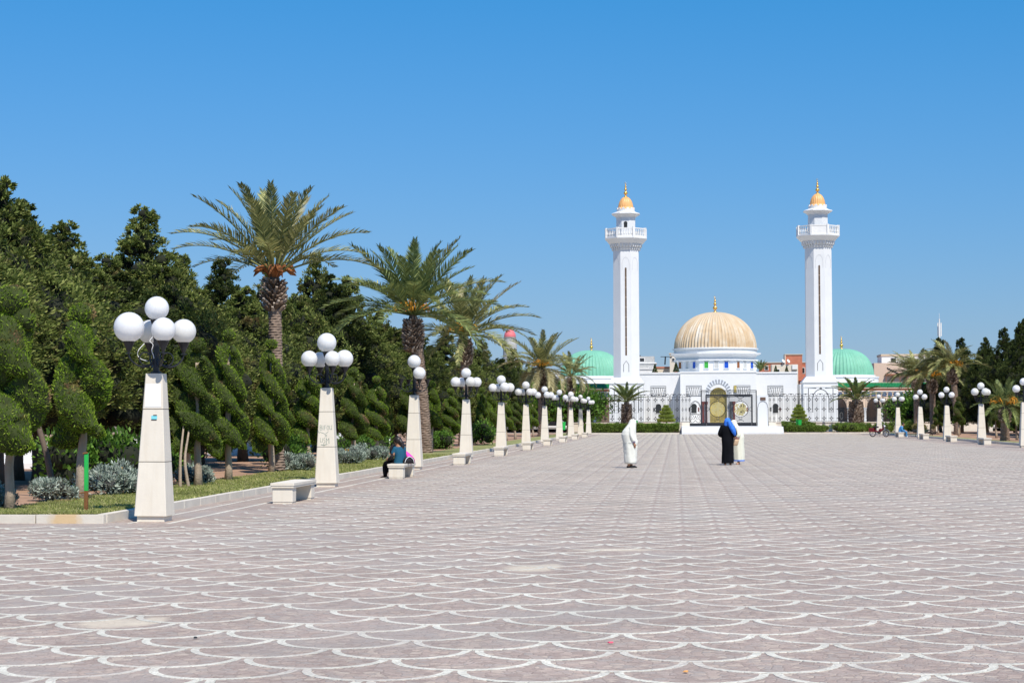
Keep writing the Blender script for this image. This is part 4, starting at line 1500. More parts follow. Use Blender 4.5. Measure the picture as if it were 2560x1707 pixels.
# ---- spiral-clipped topiaries
def topiary_meshes(seed, H, strands, pitch, r_out, fat, z0, nleaf, lobes=2.4, top=1):
    """strands of clipped foliage twisting round the stem, sloping down to the right on the near side"""
    g = np.random.default_rng(seed)
    N, S = 64, 14
    Vs, Ns, Qs = [], [], []
    def tube(pts, rads, seedk):
        base = sum(len(v) for v in Vs)
        n = len(pts)
        V, Nn = np.zeros((n, S, 3)), np.zeros((n, S, 3))
        for i in range(n):
            t = pts[min(i + 1, n - 1)] - pts[max(i - 1, 0)]
            t = t / (np.linalg.norm(t) + 1e-9)
            o = np.array([pts[i][0], pts[i][1], 0])
            o = o / (np.linalg.norm(o) + 1e-9) if np.linalg.norm(o) > 1e-3 else np.array([1., 0, 0])
            o = o - t * t.dot(o)
            o /= np.linalg.norm(o) + 1e-9
            u = np.cross(t, o)
            for k in range(S):
                w = 2 * PI * k / S
                e = o * math.cos(w) * 1.08 + u * math.sin(w) * .95
                b_ = 1 + .05 * math.sin(i * .55 + k * 1.3 + seedk) + .05 * math.sin(i * .23 - k * 2.1 + seedk * 2)
                V[i, k] = pts[i] + e * rads[i] * b_
                Nn[i, k] = e
        Q = [(base + i * S + k, base + i * S + (k + 1) % S, base + (i + 1) * S + (k + 1) % S, base + (i + 1) * S + k) for i in range(n - 1) for k in range(S)]
        Vs.append(V.reshape(-1, 3))
        Ns.append(unit(Nn.reshape(-1, 3)))
        Qs.extend(Q)
    for s_ in range(strands):
        pts, rads = [], []
        zt, zb = H - .25 - .12 * s_, z0 + g.uniform(-.1, .25) * (s_ > 0)
        for i in range(N):
            t = i / (N - 1)
            z = zt + (zb - zt) * t
            hh = (z - z0) / (H - z0)
            env = r_out * (1 - .6 * hh ** 1.5)
            f_ = fat * (1 - .38 * hh)
            f_ *= min(1, math.sqrt(max(0, 1 - (1 - min(1, t * 9)) ** 2)) + .02) * min(1, math.sqrt(max(0, 1 - (1 - min(1, (1 - t) * 7)) ** 2)) + .02)
            # the clipped face: each strand is pinched where it was cut through now and then
            f_ *= .14 + .86 * abs(math.sin(PI * (lobes * t + .37 * s_ + .13 * seed))) ** .55
            a = 2 * PI * s_ / strands + seed * .7 - 2 * PI * (z - z0) / pitch
            pts.append(np.array([math.cos(a) * (env - f_), math.sin(a) * (env - f_), z]))
            rads.append(f_)
        tube(pts, rads, seed + s_ * 3.1)
    if top:
        r_ = fat * .62
        tube([np.array([.001, 0, H - .1 - r_ + 2 * r_ * .5 * (1 - math.cos(PI * i / 11))]) for i in range(12)], [r_ * max(.03, math.sin(PI * i / 11)) for i in range(12)], seed)
    V, Nn, Q = np.concatenate(Vs), np.concatenate(Ns), np.array(Qs)
    core = np_mesh('clipped_body', V, quads=Q, smooth=True)
    A_, B_, C_, D_ = V[Q[:, 0]], V[Q[:, 1]], V[Q[:, 2]], V[Q[:, 3]]
    area = np.linalg.norm(np.cross(B_ - A_, D_ - A_), axis=1)
    pick = g.choice(len(Q), nleaf, p=area / area.sum())
    u, v = g.random((nleaf, 1)), g.random((nleaf, 1))
    P = (A_[pick] * (1 - u) + B_[pick] * u) * (1 - v) + (D_[pick] * (1 - u) + C_[pick] * u) * v
    nrm = unit(Nn[Q[pick, 0]] + Nn[Q[pick, 2]])
    D = unit(nrm * .7 + np.array([0, 0, .45]) + g.normal(0, .38, (nleaf, 3)))
    P = P + nrm * g.uniform(-.022, .024, (nleaf, 1))
    V2, Q2 = leaf_quads(P, D, g.uniform(.04, .10, nleaf), g.uniform(.014, .026, nleaf), g)
    return np_mesh('clipped_foliage', V2, quads=Q2), core


tkinds = []
for i, (H, st_, pi_, ro, fat, z0) in enumerate([(3.3, 2, 2.3, .58, .32, .98), (3.6, 3, 2.2, .52, .225, .62), (3.3, 2, 1.65, .55, .265, .85), (3.1, 2, 1.25, .53, .235, .75), (3.7, 2, 2.6, .70, .42, 1.1)]):
    lm, cm = topiary_meshes(40 + i, H, st_, pi_, ro, fat, z0, 17000, [2.6, 3.3, 3.4, 4.2, 2.1][i])
    cm.materials.append(M['clip_core'])
    tr = bent_trunk(H * .85, .09, .05, (.0, .0), 60 + i, 8, 0).mesh('trunk', smooth=True)
    tr.materials.append(M['trunk'])
    tkinds.append((lm, cm, tr, H))


def topiary(x, y, kind, label, mat='clipped', s=1.0, rz=0, group='spiral-clipped cypresses in the left garden', tilt=0.0):
    lm, cm, tr, H = tkinds[kind]
    key = ('t', kind, mat)
    if key not in crown_cache:
        me = lm.copy()
        me.materials.clear()
        me.materials.append(M[mat])
        crown_cache[key] = me
    t = empty('topiary', (x, y, .11), 0, label, 'topiary', group)
    t.scale = (s, s, s)
    t.rotation_euler = (0, tilt, 0)
    c = link('clipped_crown', crown_cache[key], t, rot=(0, 0, rz))
    link('clipped_body', cm, c)
    link('trunk', tr, t)
    return t


front = [(-11.12, 30.0, 4, .98, 0), (-11.25, 34.1, 0, 1.1, .2), (-10.8, 40.9, 2, 1.0, -.5), (-10.95, 44.4, 1, 1.02, .8), (-11.3, 50.8, 1, 1.03, .1), (-11.5, 57.0, 3, 1.05, 0), (-11.2, 63.4, 2, .98, .9), (-11.5, 70.2, 3, 1.0, .4),
         (-11.3, 84.6, 0, .95, 1.0), (-11.2, 91, 3, .95, 0), (-11.4, 97.5, 2, .92, 2), (-11.2, 106, 1, .9, 0), (-11.4, 113, 0, .95, 1.4), (-11.2, 121, 2, .9, .3), (-11.3, 129, 3, .95, 0), (-11.2, 137, 1, .9, 1), (-11.3, 145, 2, .9, 0), (-11.3, 158, 0, .9, 0)]
for i, (x, y, k, s, rz) in enumerate(front):
    lb = {0: 'large round-lobed topiary cut off by the left picture edge', 1: 'browning spiral topiary with bare trunk beside the green post', 4: 'well-shaped green spiral topiary below the tallest palm'}.get(i, 'spiral-clipped cypress in the front row, %s from the left' % ORD[i])
    topiary(x, y, k, lb, 'clipped_dark' if i % 4 == 2 else 'clipped', s, rz)
back = [(-12.9, 47.8, 1, 1.08, 2.0), (-13.2, 60.3, 2, 1.05, 1.2), (-12.9, 74.5, 2, 1.0, 0), (-13, 81, 1, .95, 0), (-12.9, 88, 0, 1.0, 2), (-13, 95, 3, 1.0, 1)]
for i, (x, y, k, s, rz) in enumerate(back):
    topiary(x, y, k, 'spiral-clipped cypress in the back row, %s from the left' % ORD[i], 'clipped_dark', s, rz)  # back-row shade comes from the darker leaf colour
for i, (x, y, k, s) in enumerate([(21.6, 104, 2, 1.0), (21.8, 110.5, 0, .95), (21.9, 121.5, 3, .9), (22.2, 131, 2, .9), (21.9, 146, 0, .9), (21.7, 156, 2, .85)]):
    topiary(x, y, k, 'clipped cypress in the shade, %s from the right picture edge' % ORD[i], 'clipped_dark', s, i, 'clipped cypresses in the right garden')  # their shade is put into the darker leaf colour

# bare forked stems beside the third topiary
mb = MB()
for dx, dy in ((0, 0), (.12, .03)): mb.tube(curve_pts([(dx * 1.6, dy, -.05), (dx * .8, dy, .6), (dx, dy + .2, 1.2), (dx - .08, dy + .8, 1.9)], 4), [.042 - .0025 * k for k in range(13)], 7)
tag(mb.build('bare_stems', M['trunk'], None, smooth=True, loc=(-11.0, 40.2, .11)), 'two thin bare pale stems standing right of the nearest lamp post', 'stem')
# leaning bare trunk near the left edge
mb = MB()
mb.tube(curve_pts([(.0, 0, -.05), (-.15, 0, .8), (-.5, .1, 1.8), (-.75, .1, 2.6)], 5), [.07 - .002 * i for i in range(16)], 7)
tag(mb.build('leaning_trunk', M['trunk_dark'], None, smooth=True, loc=(-12.15, 35.2, .11)), 'dark bare trunk leaning left behind the browning topiary', 'trunk')

# ---- low bushes
def bush_meshes(seed, w, h, n, L, W, ncl=16, core_k=.62):
    g = np.random.default_rng(seed)
    Cs = np.stack([g.normal(0, w * .38, ncl), g.normal(0, w * .38, ncl), h * (.25 + .45 * g.random(ncl))], 1)
    Rs = h * (.28 + .22 * g.random(ncl))
    idx = g.integers(0, ncl, n)
    d = unit(g.normal(size=(n, 3)) + np.array([0, 0, .5]))
    P = Cs[idx] + d * (Rs[idx] * g.uniform(.6, 1.15, n))[:, None]
    P[:, 2] = np.maximum(P[:, 2], .02)
    D = unit(d + np.array([0, 0, .5]) + g.normal(0, .5, (n, 3)))
    V, Q = leaf_quads(P, D, L * g.uniform(.6, 1.4, n), W * g.uniform(.6, 1.4, n), g)
    return np_mesh('leaves', V, quads=Q), blob_core(Cs, Rs * core_k, 8, 6).mesh('twigs', smooth=True)


bk = {}
for nm, mat, core, args in (('silver0', 'silver', 'silver_core', (70, .85, .55, 4600, .085, .024)), ('silver1', 'silver', 'silver_core', (71, .75, .42, 3800, .08, .024)), ('leafy0', 'leafy', 'core', (72, 1.0, 1.1, 3200, .12, .06)), ('leafy1', 'leafy', 'core', (73, .8, .8, 2600, .10, .05)),
                            ('hedge0', 'hedge', 'core', (74, 1.5, .9, 6500, .12, .05)), ('broad', 'leafy', 'core', (75, 2.2, 2.6, 5200, .24, .12, 34, .3))):
    lm, cm = bush_meshes(*args)
    lm.materials.append(M[mat])
    cm.materials.append(M[core])
    bk[nm] = (lm, cm)


def bush(kind, x, y, label, s=1.0, rz=0.0, cat='bush', group=None, z=.11, name='bush', sz=1.0, flowers=0):
    t = empty(name, (x, y, z), rz, label, cat, group)
    t.scale = (s, s, s * sz)
    l = link('leaves', bk[kind][0], t)
    link('twigs', bk[kind][1], l)['kind'] = 'stuff'
    if flowers:
        mb = MB()
        f_ = random.Random(int(x * 7 + y))
        for k in range(flowers):
            a, q = f_.uniform(0, 2 * PI), f_.uniform(.05, .35)
            mb.lathe([(.004, .44), (.022, .49), (.03, .50), (.008, .51)], 7, q * math.cos(a), q * math.sin(a))
        mb.build('flowers', M['flower'], t)
    return t


GS = 'silver-leaved bushes under the topiaries'
SB = [(-11.6, 30.4, .8, 0), (-11.7, 33.6, .95, 0), (-11.2, 36.2, 1.12, 3), (-11.2, 42.6, .8, 0), (-11.0, 52.7, 1.15, 0), (-10.8, 60.2, 1.0, 2), (-11.2, 62.2, .95, 0), (-11.0, 65.4, 1.0, 0), (-11.3, 68.4, 1.0, 0), (-11.6, 39.2, .9, 0)]
SB.sort(key=lambda q: q[0] / q[1])
for i, (x, y, s, fl) in enumerate(SB):
    bush('silver%d' % (i % 2), x, y, 'silver-grey bush with yellow flowers left of the nearest lamp post' if (fl == 3) else 'silver-grey leafy bush, %s from the left picture edge' % ORD[i], s, rg.uniform(0, 6), 'bush', GS, flowers=fl)
GL = 'dark green shrubs behind the silver bushes'
for i, (x, y, s) in enumerate([(-12.3, 38.6, 1.15), (-12.4, 43.2, 1.1), (-12.0, 55.8, .9), (-11.8, 66.4, 1.0), (-12.0, 72, .9), (-11.0, 103.5, 1.5), (-11.5, 89, .8), (-13.8, 49.5, 1.1)]):
    bush('leafy%d' % (i % 2), x, y, 'fresh green leafy shrub, %s of those in the left garden' % ORD[i], s, rg.uniform(0, 6), 'shrub', GL, name='shrub')

# hedges in front of the railings: clipped blocks of small leaves
def hedge(x0, x1, y0, y1, h, label, dens=520, mat='hedge', z=.12):
    g = np.random.default_rng(int(abs(x0) * 31 + y0))
    t = empty('hedge', ((x0 + x1) / 2, (y0 + y1) / 2, z), 0, label, 'hedge', 'low hedges before the railings')
    a, b = (x1 - x0) / 2, (y1 - y0) / 2
    n = int(dens * (a * h * 4 + a * b * 4))
    P = np.stack([g.uniform(-a, a, n), g.uniform(-b, b, n), h * g.random(n) ** .6], 1)
    f = g.random(n)
    P[f < .55, 1] = -b + g.normal(0, .05, (f < .55).sum())
    P[f > .7, 2] = h + g.normal(0, .05, (f > .7).sum())
    P[:, 2] += .05 * np.sin(P[:, 0] * 3.1) + .03 * np.sin(P[:, 0] * 7.7)
    D = unit(g.normal(0, .6, (n, 3)) + np.array([0, -.5, .6]))
    V, Q = leaf_quads(P, D, g.uniform(.08, .17, n), g.uniform(.04, .08, n), g)
    l = link('leaves', np_mesh('leaves', V, quads=Q), t, M[mat])
    MB().box(-a + .06, a - .06, -b + .06, b - .06, 0, h - .07, .05).build('twigs', M['core'], l)
    return t


hedge(-9.0, .3, 179.3, 180.9, .85, 'low green hedge left of the white steps', 420)
hedge(10.6, 14.2, 179.2, 180.4, .66, 'low green hedge right of the white steps', 420)
hedge(9.9 + .4, 13.6, 182.5, 183.8, .95, 'green hedge behind the hedge right of the steps', 350)
for i, (x, y, s, sz) in enumerate([(15.9, 179.9, 1.15, .8), (18.0, 182.5, .9, 1.0), (20.0, 180.6, 1.05, .9), (22.3, 180.2, 1.15, 1.0), (14.2, 184, .8, .8), (17.0, 180.2, 1.0, .7)]):
    bush('hedge0', x, y, 'rounded green shrub before the right railing, %s from the steps' % ORD[i], s, i, 'shrub', 'shrubs before the right railing', .12, 'shrub', sz)
for i, (x, y, s) in enumerate([(-9.2, 184.5, 1.25), (-11.4, 183, 1.3), (-13.5, 181, 1.4), (22.4, 184, 1.0), (24.8, 183, 1.2)]):
    t = bush('broad', x, y, 'small broad-leaved tree before the %s railing, %s from the gate' % ('left' if x < 0 else 'right', ORD[i % 3]), s, i, 'tree', 'small broad-leaved trees by the railings', .12, 'broadleaf_tree')
    t.location.z += .9 * s
    tr = bent_trunk(1.6, .09, .05, (.05, 0), i, 8, 3, z0=-1.0).mesh('trunk', smooth=True)
    tr.materials.append(M['trunk_dark'])
    link('trunk', tr, t)

# cloud-clipped pines either side of the gate: stacked discs
def tier_pine(x, y, label):
    t = empty('tiered_pine', (x, y, .12), 0, label, 'topiary', 'tiered yellow-green pines by the gate')
    g = np.random.default_rng(int(abs(x) * 10))
    for (z, r, h) in ((1.18, .92, .5), (1.58, .78, .46), (1.95, .64, .42), (2.28, .46, .36), (2.56, .26, .3)):
        n = int(3600 * r)
        a = g.random(n) * 2 * PI
        q = r * np.sqrt(g.uniform(.3, 1, n))
        zz = z + h * (g.random(n) - .35) * np.sqrt(np.maximum(0.05, 1 - (q / r) ** 2 * .8))
        P = np.stack([q * np.cos(a), q * np.sin(a), zz], 1)
        D = unit(np.stack([np.cos(a) * .7, np.sin(a) * .7, np.ones(n) * .7], 1) + g.normal(0, .3, (n, 3)))
        V, Q = leaf_quads(P, D, g.uniform(.08, .16, n), g.uniform(.02, .04, n), g)
        tier = link('tier', np_mesh('tier', V, quads=Q), t, M['pine'])
        MB().sphere((0, 0, z + .02), 1, 12, 6, (r * .9, r * .9, h * .42)).build('twigs', surface('pine_core', (.08, .10, .02), 1, .3), tier)
    MB().tube([(.02, 0, -.05), (0, 0, 1.2), (.02, 0, 2.4)], [.07, .05, .03], 8).build('trunk', M['trunk_dark'], t)
    return t


tier_pine(-1.0, 183.2, 'tiered yellow-green clipped pine left of the gate')
tier_pine(12.05, 183.6, 'tiered yellow-green clipped pine right of the gate')

# ------------------------------------------------------------------ palms
def frond_mesh(seed, length, droop, nleaf=52, leaf=.5, vee=.45, wid=.042, wind=0.0, t0=.22):
    """one pinnate leaf growing along +X from the origin, bending down by droop radians towards its tip"""
    g = np.random.default_rng(seed)
    N = 16
    pts, tan = [np.zeros(3)], []
    a, b = 0.0, 0.0
    for i in range(N):
        t = (i + 1) / N
        a = -droop * t ** 1.5
        b = wind * t ** 1.3
        d = np.array([math.cos(a) * math.cos(b), math.cos(a) * math.sin(b), math.sin(a)])
        tan.append(d)
        pts.append(pts[-1] + d * length / N)
    tan.append(tan[-1])
    pts = np.array(pts)
    tan = np.array(tan)
    rad = np.linspace(.034, .006, N + 1)
    mb = MB().tube([tuple(p) for p in pts], list(rad), 5)
    V = [np.array(mb.v)]
    T, Q = [], []
    nv = len(mb.v)
    quads = [f for f in mb.f if len(f) == 4]
    Q.append(np.array(quads))
    LV, LQ = [], []
    for s in (-1, 1):
        for k in range(nleaf):
            t = t0 + (1 - t0) * (k + g.random() * .5) / nleaf
            f = t * N
            i = min(int(f), N - 1)
            p = pts[i] + (pts[i + 1] - pts[i]) * (f - i)
            d = tan[i]
            side = np.cross(np.array([0, 0, 1.0]), d)
            side /= np.linalg.norm(side)
            upv = np.cross(d, side)
            ll = leaf * (.35 + .65 * math.sin(PI * min(1, .15 + t * .9)) ** .7) * g.uniform(.85, 1.15)
            fwd = .75 + .6 * t
            ld = d * fwd + side * s * 1.0 + upv * (vee + g.normal(0, .16)) + g.normal(0, .07, 3)
            ld /= np.linalg.norm(ld)
            tip = p + ld * ll + np.array([0, 0, -.10 * ll])
            mid = p + ld * ll * .5
            wv = np.cross(ld, upv + g.normal(0, .25, 3))
            wv = wv / np.linalg.norm(wv) * wid * .5
            b0 = nv + len(LV)
            LV += [p - wv * .5, p + wv * .5, mid + wv, tip, mid - wv]
            LQ += [(b0, b0 + 1, b0 + 2, b0 + 4), (b0 + 4, b0 + 2, b0 + 3, b0 + 3)]
    V.append(np.array(LV))
    LQ = np.array(LQ)
    tri = LQ[1::2, :3]
    Q.append(LQ[0::2])
    return np_mesh('frond', np.concatenate(V), quads=np.concatenate(Q), tris=tri)


fk = {}
for nm, args in {'up': (1, 2.9, .45), 'mid': (2, 3.0, .8), 'low': (3, 2.9, 1.15), 'droop': (4, 2.7, 1.75)}.items():
    for q in range(2):
        for mat in ('frond', 'frond_green', 'frond_dry'):
            if (nm, q) not in fk: fk[(nm, q)] = frond_mesh(args[0] * 10 + q, args[1], args[2] * (1 + .15 * q))
            me = fk[(nm, q)].copy()
            me.materials.append(M[mat])
            fk[(nm, q, mat)] = me
for q in range(2):
    for mat in ('frond', 'frond_green', 'frond_dry'):
        if ('wind', q) not in fk: fk[('wind', q)] = frond_mesh(90 + q, 3.0, 1.15 + .3 * q, vee=.1)
        me = fk[('wind', q)].copy()
        me.materials.append(M[mat])
        fk[('wind', q, mat)] = me
        if ('stiff', q) not in fk: fk[('stiff', q)] = frond_mesh(95 + q, 2.6, .5 + .3 * q, 60, .42, .55, .045)
        me = fk[('stiff', q)].copy()
        me.materials.append(M[mat])
        fk[('stiff', q, mat)] = me


def palm(x, y, h, label, lean=(0, 0), s=1.0, n=46, lo=-18, mat='frond', seed=0, dates=0, fibre=0, dry=0, blown=False, bulge=.46, bl=1.1, r_tr=.25, z=.11, stiff=False, group='date palms along the gardens'):
    rg = random.Random(seed)
    t = empty('palm_tree', (x, y, z), 0, label, 'palm tree', group)
    # ringed trunk
    prof, m = [], int((h - bl) / .075)
    for i in range(m):
        zz = (h - bl) * i / m
        r = r_tr * (1.25 - .25 * min(1, zz / .9)) if zz < .9 else r_tr
        prof += [(r * .93, zz), (r * (1.04 + rg.uniform(-.03, .03)), zz + .055)]
    prof.append((r_tr, h - bl + .1))
    mb = MB()
    mb.lathe(prof, 16, rfun=lambda a, zz: 1 + .05 * math.sin(a * 5 + zz * 30) + .03 * math.sin(a * 9 - zz * 17))
    for i, (vx, vy, vz) in enumerate(mb.v):
        k = (vz / h)
        mb.v[i] = (vx + lean[0] * k ** 1.5, vy + lean[1] * k ** 1.5, vz - .05)
    mb.build('trunk', M['palm_bark'], t)
    cx, cy = lean
    # old leaf bases below the crown
    mb = MB()
    cnt = int(230 * bulge / .46 * bl)
    for i in range(cnt):
        f = i / cnt
        a = i * 2.39996
        zz = h - bl + bl * f
        r = r_tr + (bulge - r_tr) * math.sin(PI * min(1, .12 + f * .8)) * .85
        d = Vector((math.cos(a), math.sin(a), .55 + .3 * rg.random())).normalized()
        p = Vector((cx + math.cos(a) * r * .72, cy + math.sin(a) * r * .72, zz - .1))
        sd = Vector((-math.sin(a), math.cos(a), 0)) * rg.uniform(.035, .06)
        l = rg.uniform(.14, .26)
        q = p + d * l
        th = d.cross(sd).normalized() * .03
        mb.add([p - sd, p + sd, q + sd * .7, q - sd * .7, p - sd - th, p + sd - th, q + sd * .6 - th, q - sd * .6 - th], [(0, 1, 2, 3), (4, 7, 6, 5), (0, 4, 5, 1), (1, 5, 6, 2), (2, 6, 7, 3), (3, 7, 4, 0)])
    lb_ = mb.build('leaf_bases', M['palm_stub'], t)
    mb = MB()
    mb.lathe([(r_tr * .9, h - bl - .05), (bulge * .72, h - bl * .6), (bulge * .68, h - bl * .3), (r_tr * .6, h + .1), (.05, h + .3)], 14, cx, cy)
    mb.build('crown_base', M['trunk_dark'], lb_)
    if fibre:
        mb = MB()
        for k in range(fibre):
            a = k * 2.4 + .5
            p = Vector((cx, cy, h + .05))
            d = Vector((math.cos(a), math.sin(a), .0))
            mb.tube([p + d * .1, p + d * .3 + Vector((0, 0, .28)), p + d * .52 + Vector((0, 0, .30 - .1 * (k % 3))), p + d * .66 + Vector((0, 0, .12 - .1 * (k % 2)))], [.05, .10, .075, .01], 6)
        mb.build('fibre_sheath', M['fibre'], t)
    for i in range(n):
        f = (i + .5) / n
        az = i * 2.39996 + rg.uniform(-.15, .15)
        el = 84 - (84 - lo) * f ** .85 + rg.uniform(-6, 6)
        kind = 'up' if el > 48 else ('mid' if el > 14 else 'low')
        if stiff: kind = 'stiff'
        mt = mat
        if blown:
            kind = 'wind' if rg.random() < .75 else kind
            # the wind lays the leaves over towards the left
            az = math.atan2(math.sin(az) * .7, math.cos(az) - .75)
            el = max(el, 5) * .85 + 8
        if dry and i >= n - dry:
            kind, mt, el = 'droop', 'frond_dry', rg.uniform(-35, 5)
        elif rg.random() < .1: mt = 'frond_dry' if mat == 'frond' else 'frond'
        sc_ = s * (1 - .25 * max(0, (el - 60) / 30)) * rg.uniform(.88, 1.08)
        link('frond', fk[(kind, rg.randint(0, 1), mt)], t, loc=(cx + .1 * math.cos(az), cy + .1 * math.sin(az), h + .12 + .1 * (1 - f)), rot=Euler((rg.uniform(-.3, .3), -R(el), az), 'XYZ'), scl=sc_)
    for k in range(dates):
        a = 2.4 * k + .3 + seed
        mb = MB()
        rq = random.Random(k + seed * 9)
        for j in range(16):
            b = a + rq.uniform(-.35, .35)
            l = rq.uniform(.5, .85)
            e = rq.uniform(.25, .7)
            p = Vector((cx, cy, h + .15))
            d = Vector((math.cos(b), math.sin(b), 0))
            mb.tube([p, p + d * l * .55 + Vector((0, 0, e)), p + d * l + Vector((0, 0, e * .75)), p + d * l * 1.12 + Vector((0, 0, e * .3))], [.03, .02, .022, .014], 4)
        mb.build('date_stalk', M['dates'], t)
    return t


palm(-11.4, 52, 5.55, 'tallest nearest date palm with reddish fibre, above the spiral topiary', (-.1, 0), 1.06, 31, 24, 'frond', 1, fibre=8, bulge=.34, bl=.85, r_tr=.19)
palm(-10.9, 79.7, 5.9, 'dense green date palm behind the two-globe lamp post', (-.55, 0), 1.36, 40, 6, 'frond_green', 2, dates=4, bulge=.5, bl=1.4, r_tr=.27)
palm(-11.6, 100, 5.9, 'date palm with orange stalks, third along the left garden', (.1, 0), 1.35, 38, 0, 'frond', 3, dates=6, bulge=.46, bl=1.4, r_tr=.24)
palm(-10.8, 148, 5.4, 'far date palm with hanging dry leaves before the left green dome', (0, 0), 1.22, 46, -25, 'frond', 4, dates=6, dry=16, bulge=.4, bl=1.4, r_tr=.3)
palm(-9.3, 160, 5.0, 'slender far palm just right of the hanging-leaved palm', (.2, 0), .85, 36, -30, 'frond', 5, dry=12, bulge=.32, r_tr=.2)
palm(22.0, 172, 5.15, 'wind-blown date palm, left of three by the right lamps', (0, 0), 1.0, 40, 0, 'frond', 6, dates=4, blown=True, bulge=.5)
palm(22.1, 162, 4.7, 'wind-blown date palm, middle of three by the right lamps', (0, 0), 1.05, 42, 0, 'frond', 7, dates=6, blown=True, bulge=.5)
palm(23.3, 156.2, 5.4, 'wind-blown date palm, right of three by the right lamps', (-.3, 0), 1.08, 42, 0, 'frond', 8, dates=5, blown=True, bulge=.52)
palm(20.2, 116, 2.0, 'short bushy palm behind the right lamp post row', (.0, 0), .72, 30, -20, 'frond_green', 9, dates=2, bulge=.35, bl=.8)
# young palms with fat scaly trunks before the railing
palm(-4.95, 184.5, 2.9, 'young palm with scaly trunk before the left minaret', (0, 0), .95, 26, 12, 'frond_green', 10, bulge=.62, bl=2.6, r_tr=.42, stiff=True, group='young palms before the railings')
palm(17.8, 185.5, 3.05, 'young palm with scaly trunk before the right minaret', (0, 0), 1.08, 28, 12, 'frond_green', 11, bulge=.9, bl=2.8, r_tr=.62, stiff=True, group='young palms before the railings')

# ------------------------------------------------------------------ people
M['skin'] = surface('skin', (.36, .18, .10), .6, .1, 6)
M['skin_pale'] = surface('skin_pale', (.52, .30, .20), .6, .1, 6)
M['hair'] = surface('dark_hair', (.018, .013, .011), .45, .4, 20)
M['robe_white'] = surface('white_wool', (.74, .74, .66), .9, .06, 3, .25, 18)
M['robe_white2'] = surface('ivory_wool', (.70, .70, .58), .9, .08, 3, .25, 18)
M['robe_black'] = surface('black_cloth', (.0055, .006, .008), .95, .3, 4, .3, 14, spec=.1)
M['blue_scarf'] = surface('blue_scarf', (.03, .17, .66), .75, .5, 9)
M['teal'] = surface('teal_shirt', (.004, .075, .135), .8, .12, 5, .2, 16)
M['black_knit'] = surface('black_knit', (.016, .014, .017), .85, .5, 14)
M['pink'] = surface('pink_cloth', (.80, .06, .42), .7, .1, 6)
M['denim'] = surface('blue_overalls', (.07, .24, .47), .85, .15, 6, .2, 18)
M['shoe'] = surface('dark_shoe', (.02, .016, .016), .5, .2)
M['lilac'] = surface('lilac_cuff', (.36, .27, .50), .85, .1)
M['straw'] = surface('straw_basket', (.62, .44, .28), .85, .2, 14, .6, 40)


def remesh(o, v=.012, sm=3):
    m = o.modifiers.new('skin', 'REMESH')
    m.mode = 'VOXEL'
    m.voxel_size = v
    m.use_smooth_shade = True
    if sm:
        s_ = o.modifiers.new('smooth', 'SMOOTH')
        s_.factor = .5
        s_.iterations = sm
    return o


def limb(mb, pts, rad, seg=10):
    mb.tube(curve_pts(pts, 4), np.interp(np.linspace(0, len(pts) - 1, 4 * (len(pts) - 1) + 1), range(len(pts)), rad).tolist(), seg)
    for p, r in ((pts[0], rad[0]), (pts[-1], rad[-1])): mb.sphere(p, r, 10, 8)


def hand(mb, w, d, side, palm_n, s=1.0):
    """palm and five unequal, slightly curled fingers; w wrist, d pointing direction, side thumb direction"""
    w, d, side, n = Vector(w), Vector(d).normalized(), Vector(side).normalized(), Vector(palm_n).normalized()
    mb.tube([w, w + d * .03 * s, w + d * .085 * s], [.026 * s, .036 * s, .036 * s], 8)
    for k, (u, l) in enumerate(((.028, .068), (.010, .078), (-.009, .072), (-.027, .056))):
        b = w + d * .085 * s + side * u * s
        mb.tube([b - d * .02 * s, b + d * l * .45 * s + n * .006 * s, b + d * l * .8 * s + n * .022 * s, b + d * l * .92 * s + n * .04 * s], [.010 * s, .0095 * s, .009 * s, .007 * s], 6)
    b = w + d * .03 * s + side * .03 * s
    mb.tube([b, b + (d * .5 + side * .7).normalized() * .04 * s, b + (d * .8 + side * .5).normalized() * .075 * s + n * .012 * s], [.013 * s, .011 * s, .008 * s], 6)


def head(mb, c, f, s=1.0):
    """head with nose, brow, ears and chin; f = facing direction"""
    c, f = Vector(c), Vector(f).normalized()
    r_ = f.cross(Vector((0, 0, 1))).normalized()
    u_ = r_.cross(f)
    rotm = Matrix((f, r_, u_)).transposed()
    mb.sphere(c, .1 * s, 16, 12, (.98, .78, 1.18), rotm)
    mb.sphere(c + f * .035 * s - u_ * .055 * s, .062 * s, 12, 8, (1, .95, 1), rotm)
    mb.sphere(c + f * .1 * s - u_ * .012 * s, .018 * s, 8, 6, (1, .7, 1.5), rotm)
    mb.sphere(c + f * .082 * s - u_ * .055 * s, .016 * s, 8, 6, (.7, 1.6, .6), rotm)
    for s_ in (-1, 1):
        mb.sphere(c + r_ * s_ * .08 * s - u_ * .01 * s, .022 * s, 8, 6, (.8, .5, 1.3), rotm)
        mb.sphere(c + f * .085 * s + r_ * s_ * .032 * s + u_ * .022 * s, .014 * s, 8, 6)


def foot(mb, ank, d, s=1.0):
    a, d = Vector(ank), Vector(d).normalized()
    mb.tube([a - d * .06 * s + Vector((0, 0, -.045 * s)), a + Vector((0, 0, -.035 * s)), a + d * .09 * s + Vector((0, 0, -.055 * s)), a + d * .17 * s + Vector((0, 0, -.062 * s))], [.032 * s, .042 * s, .036 * s, .018 * s], 9)


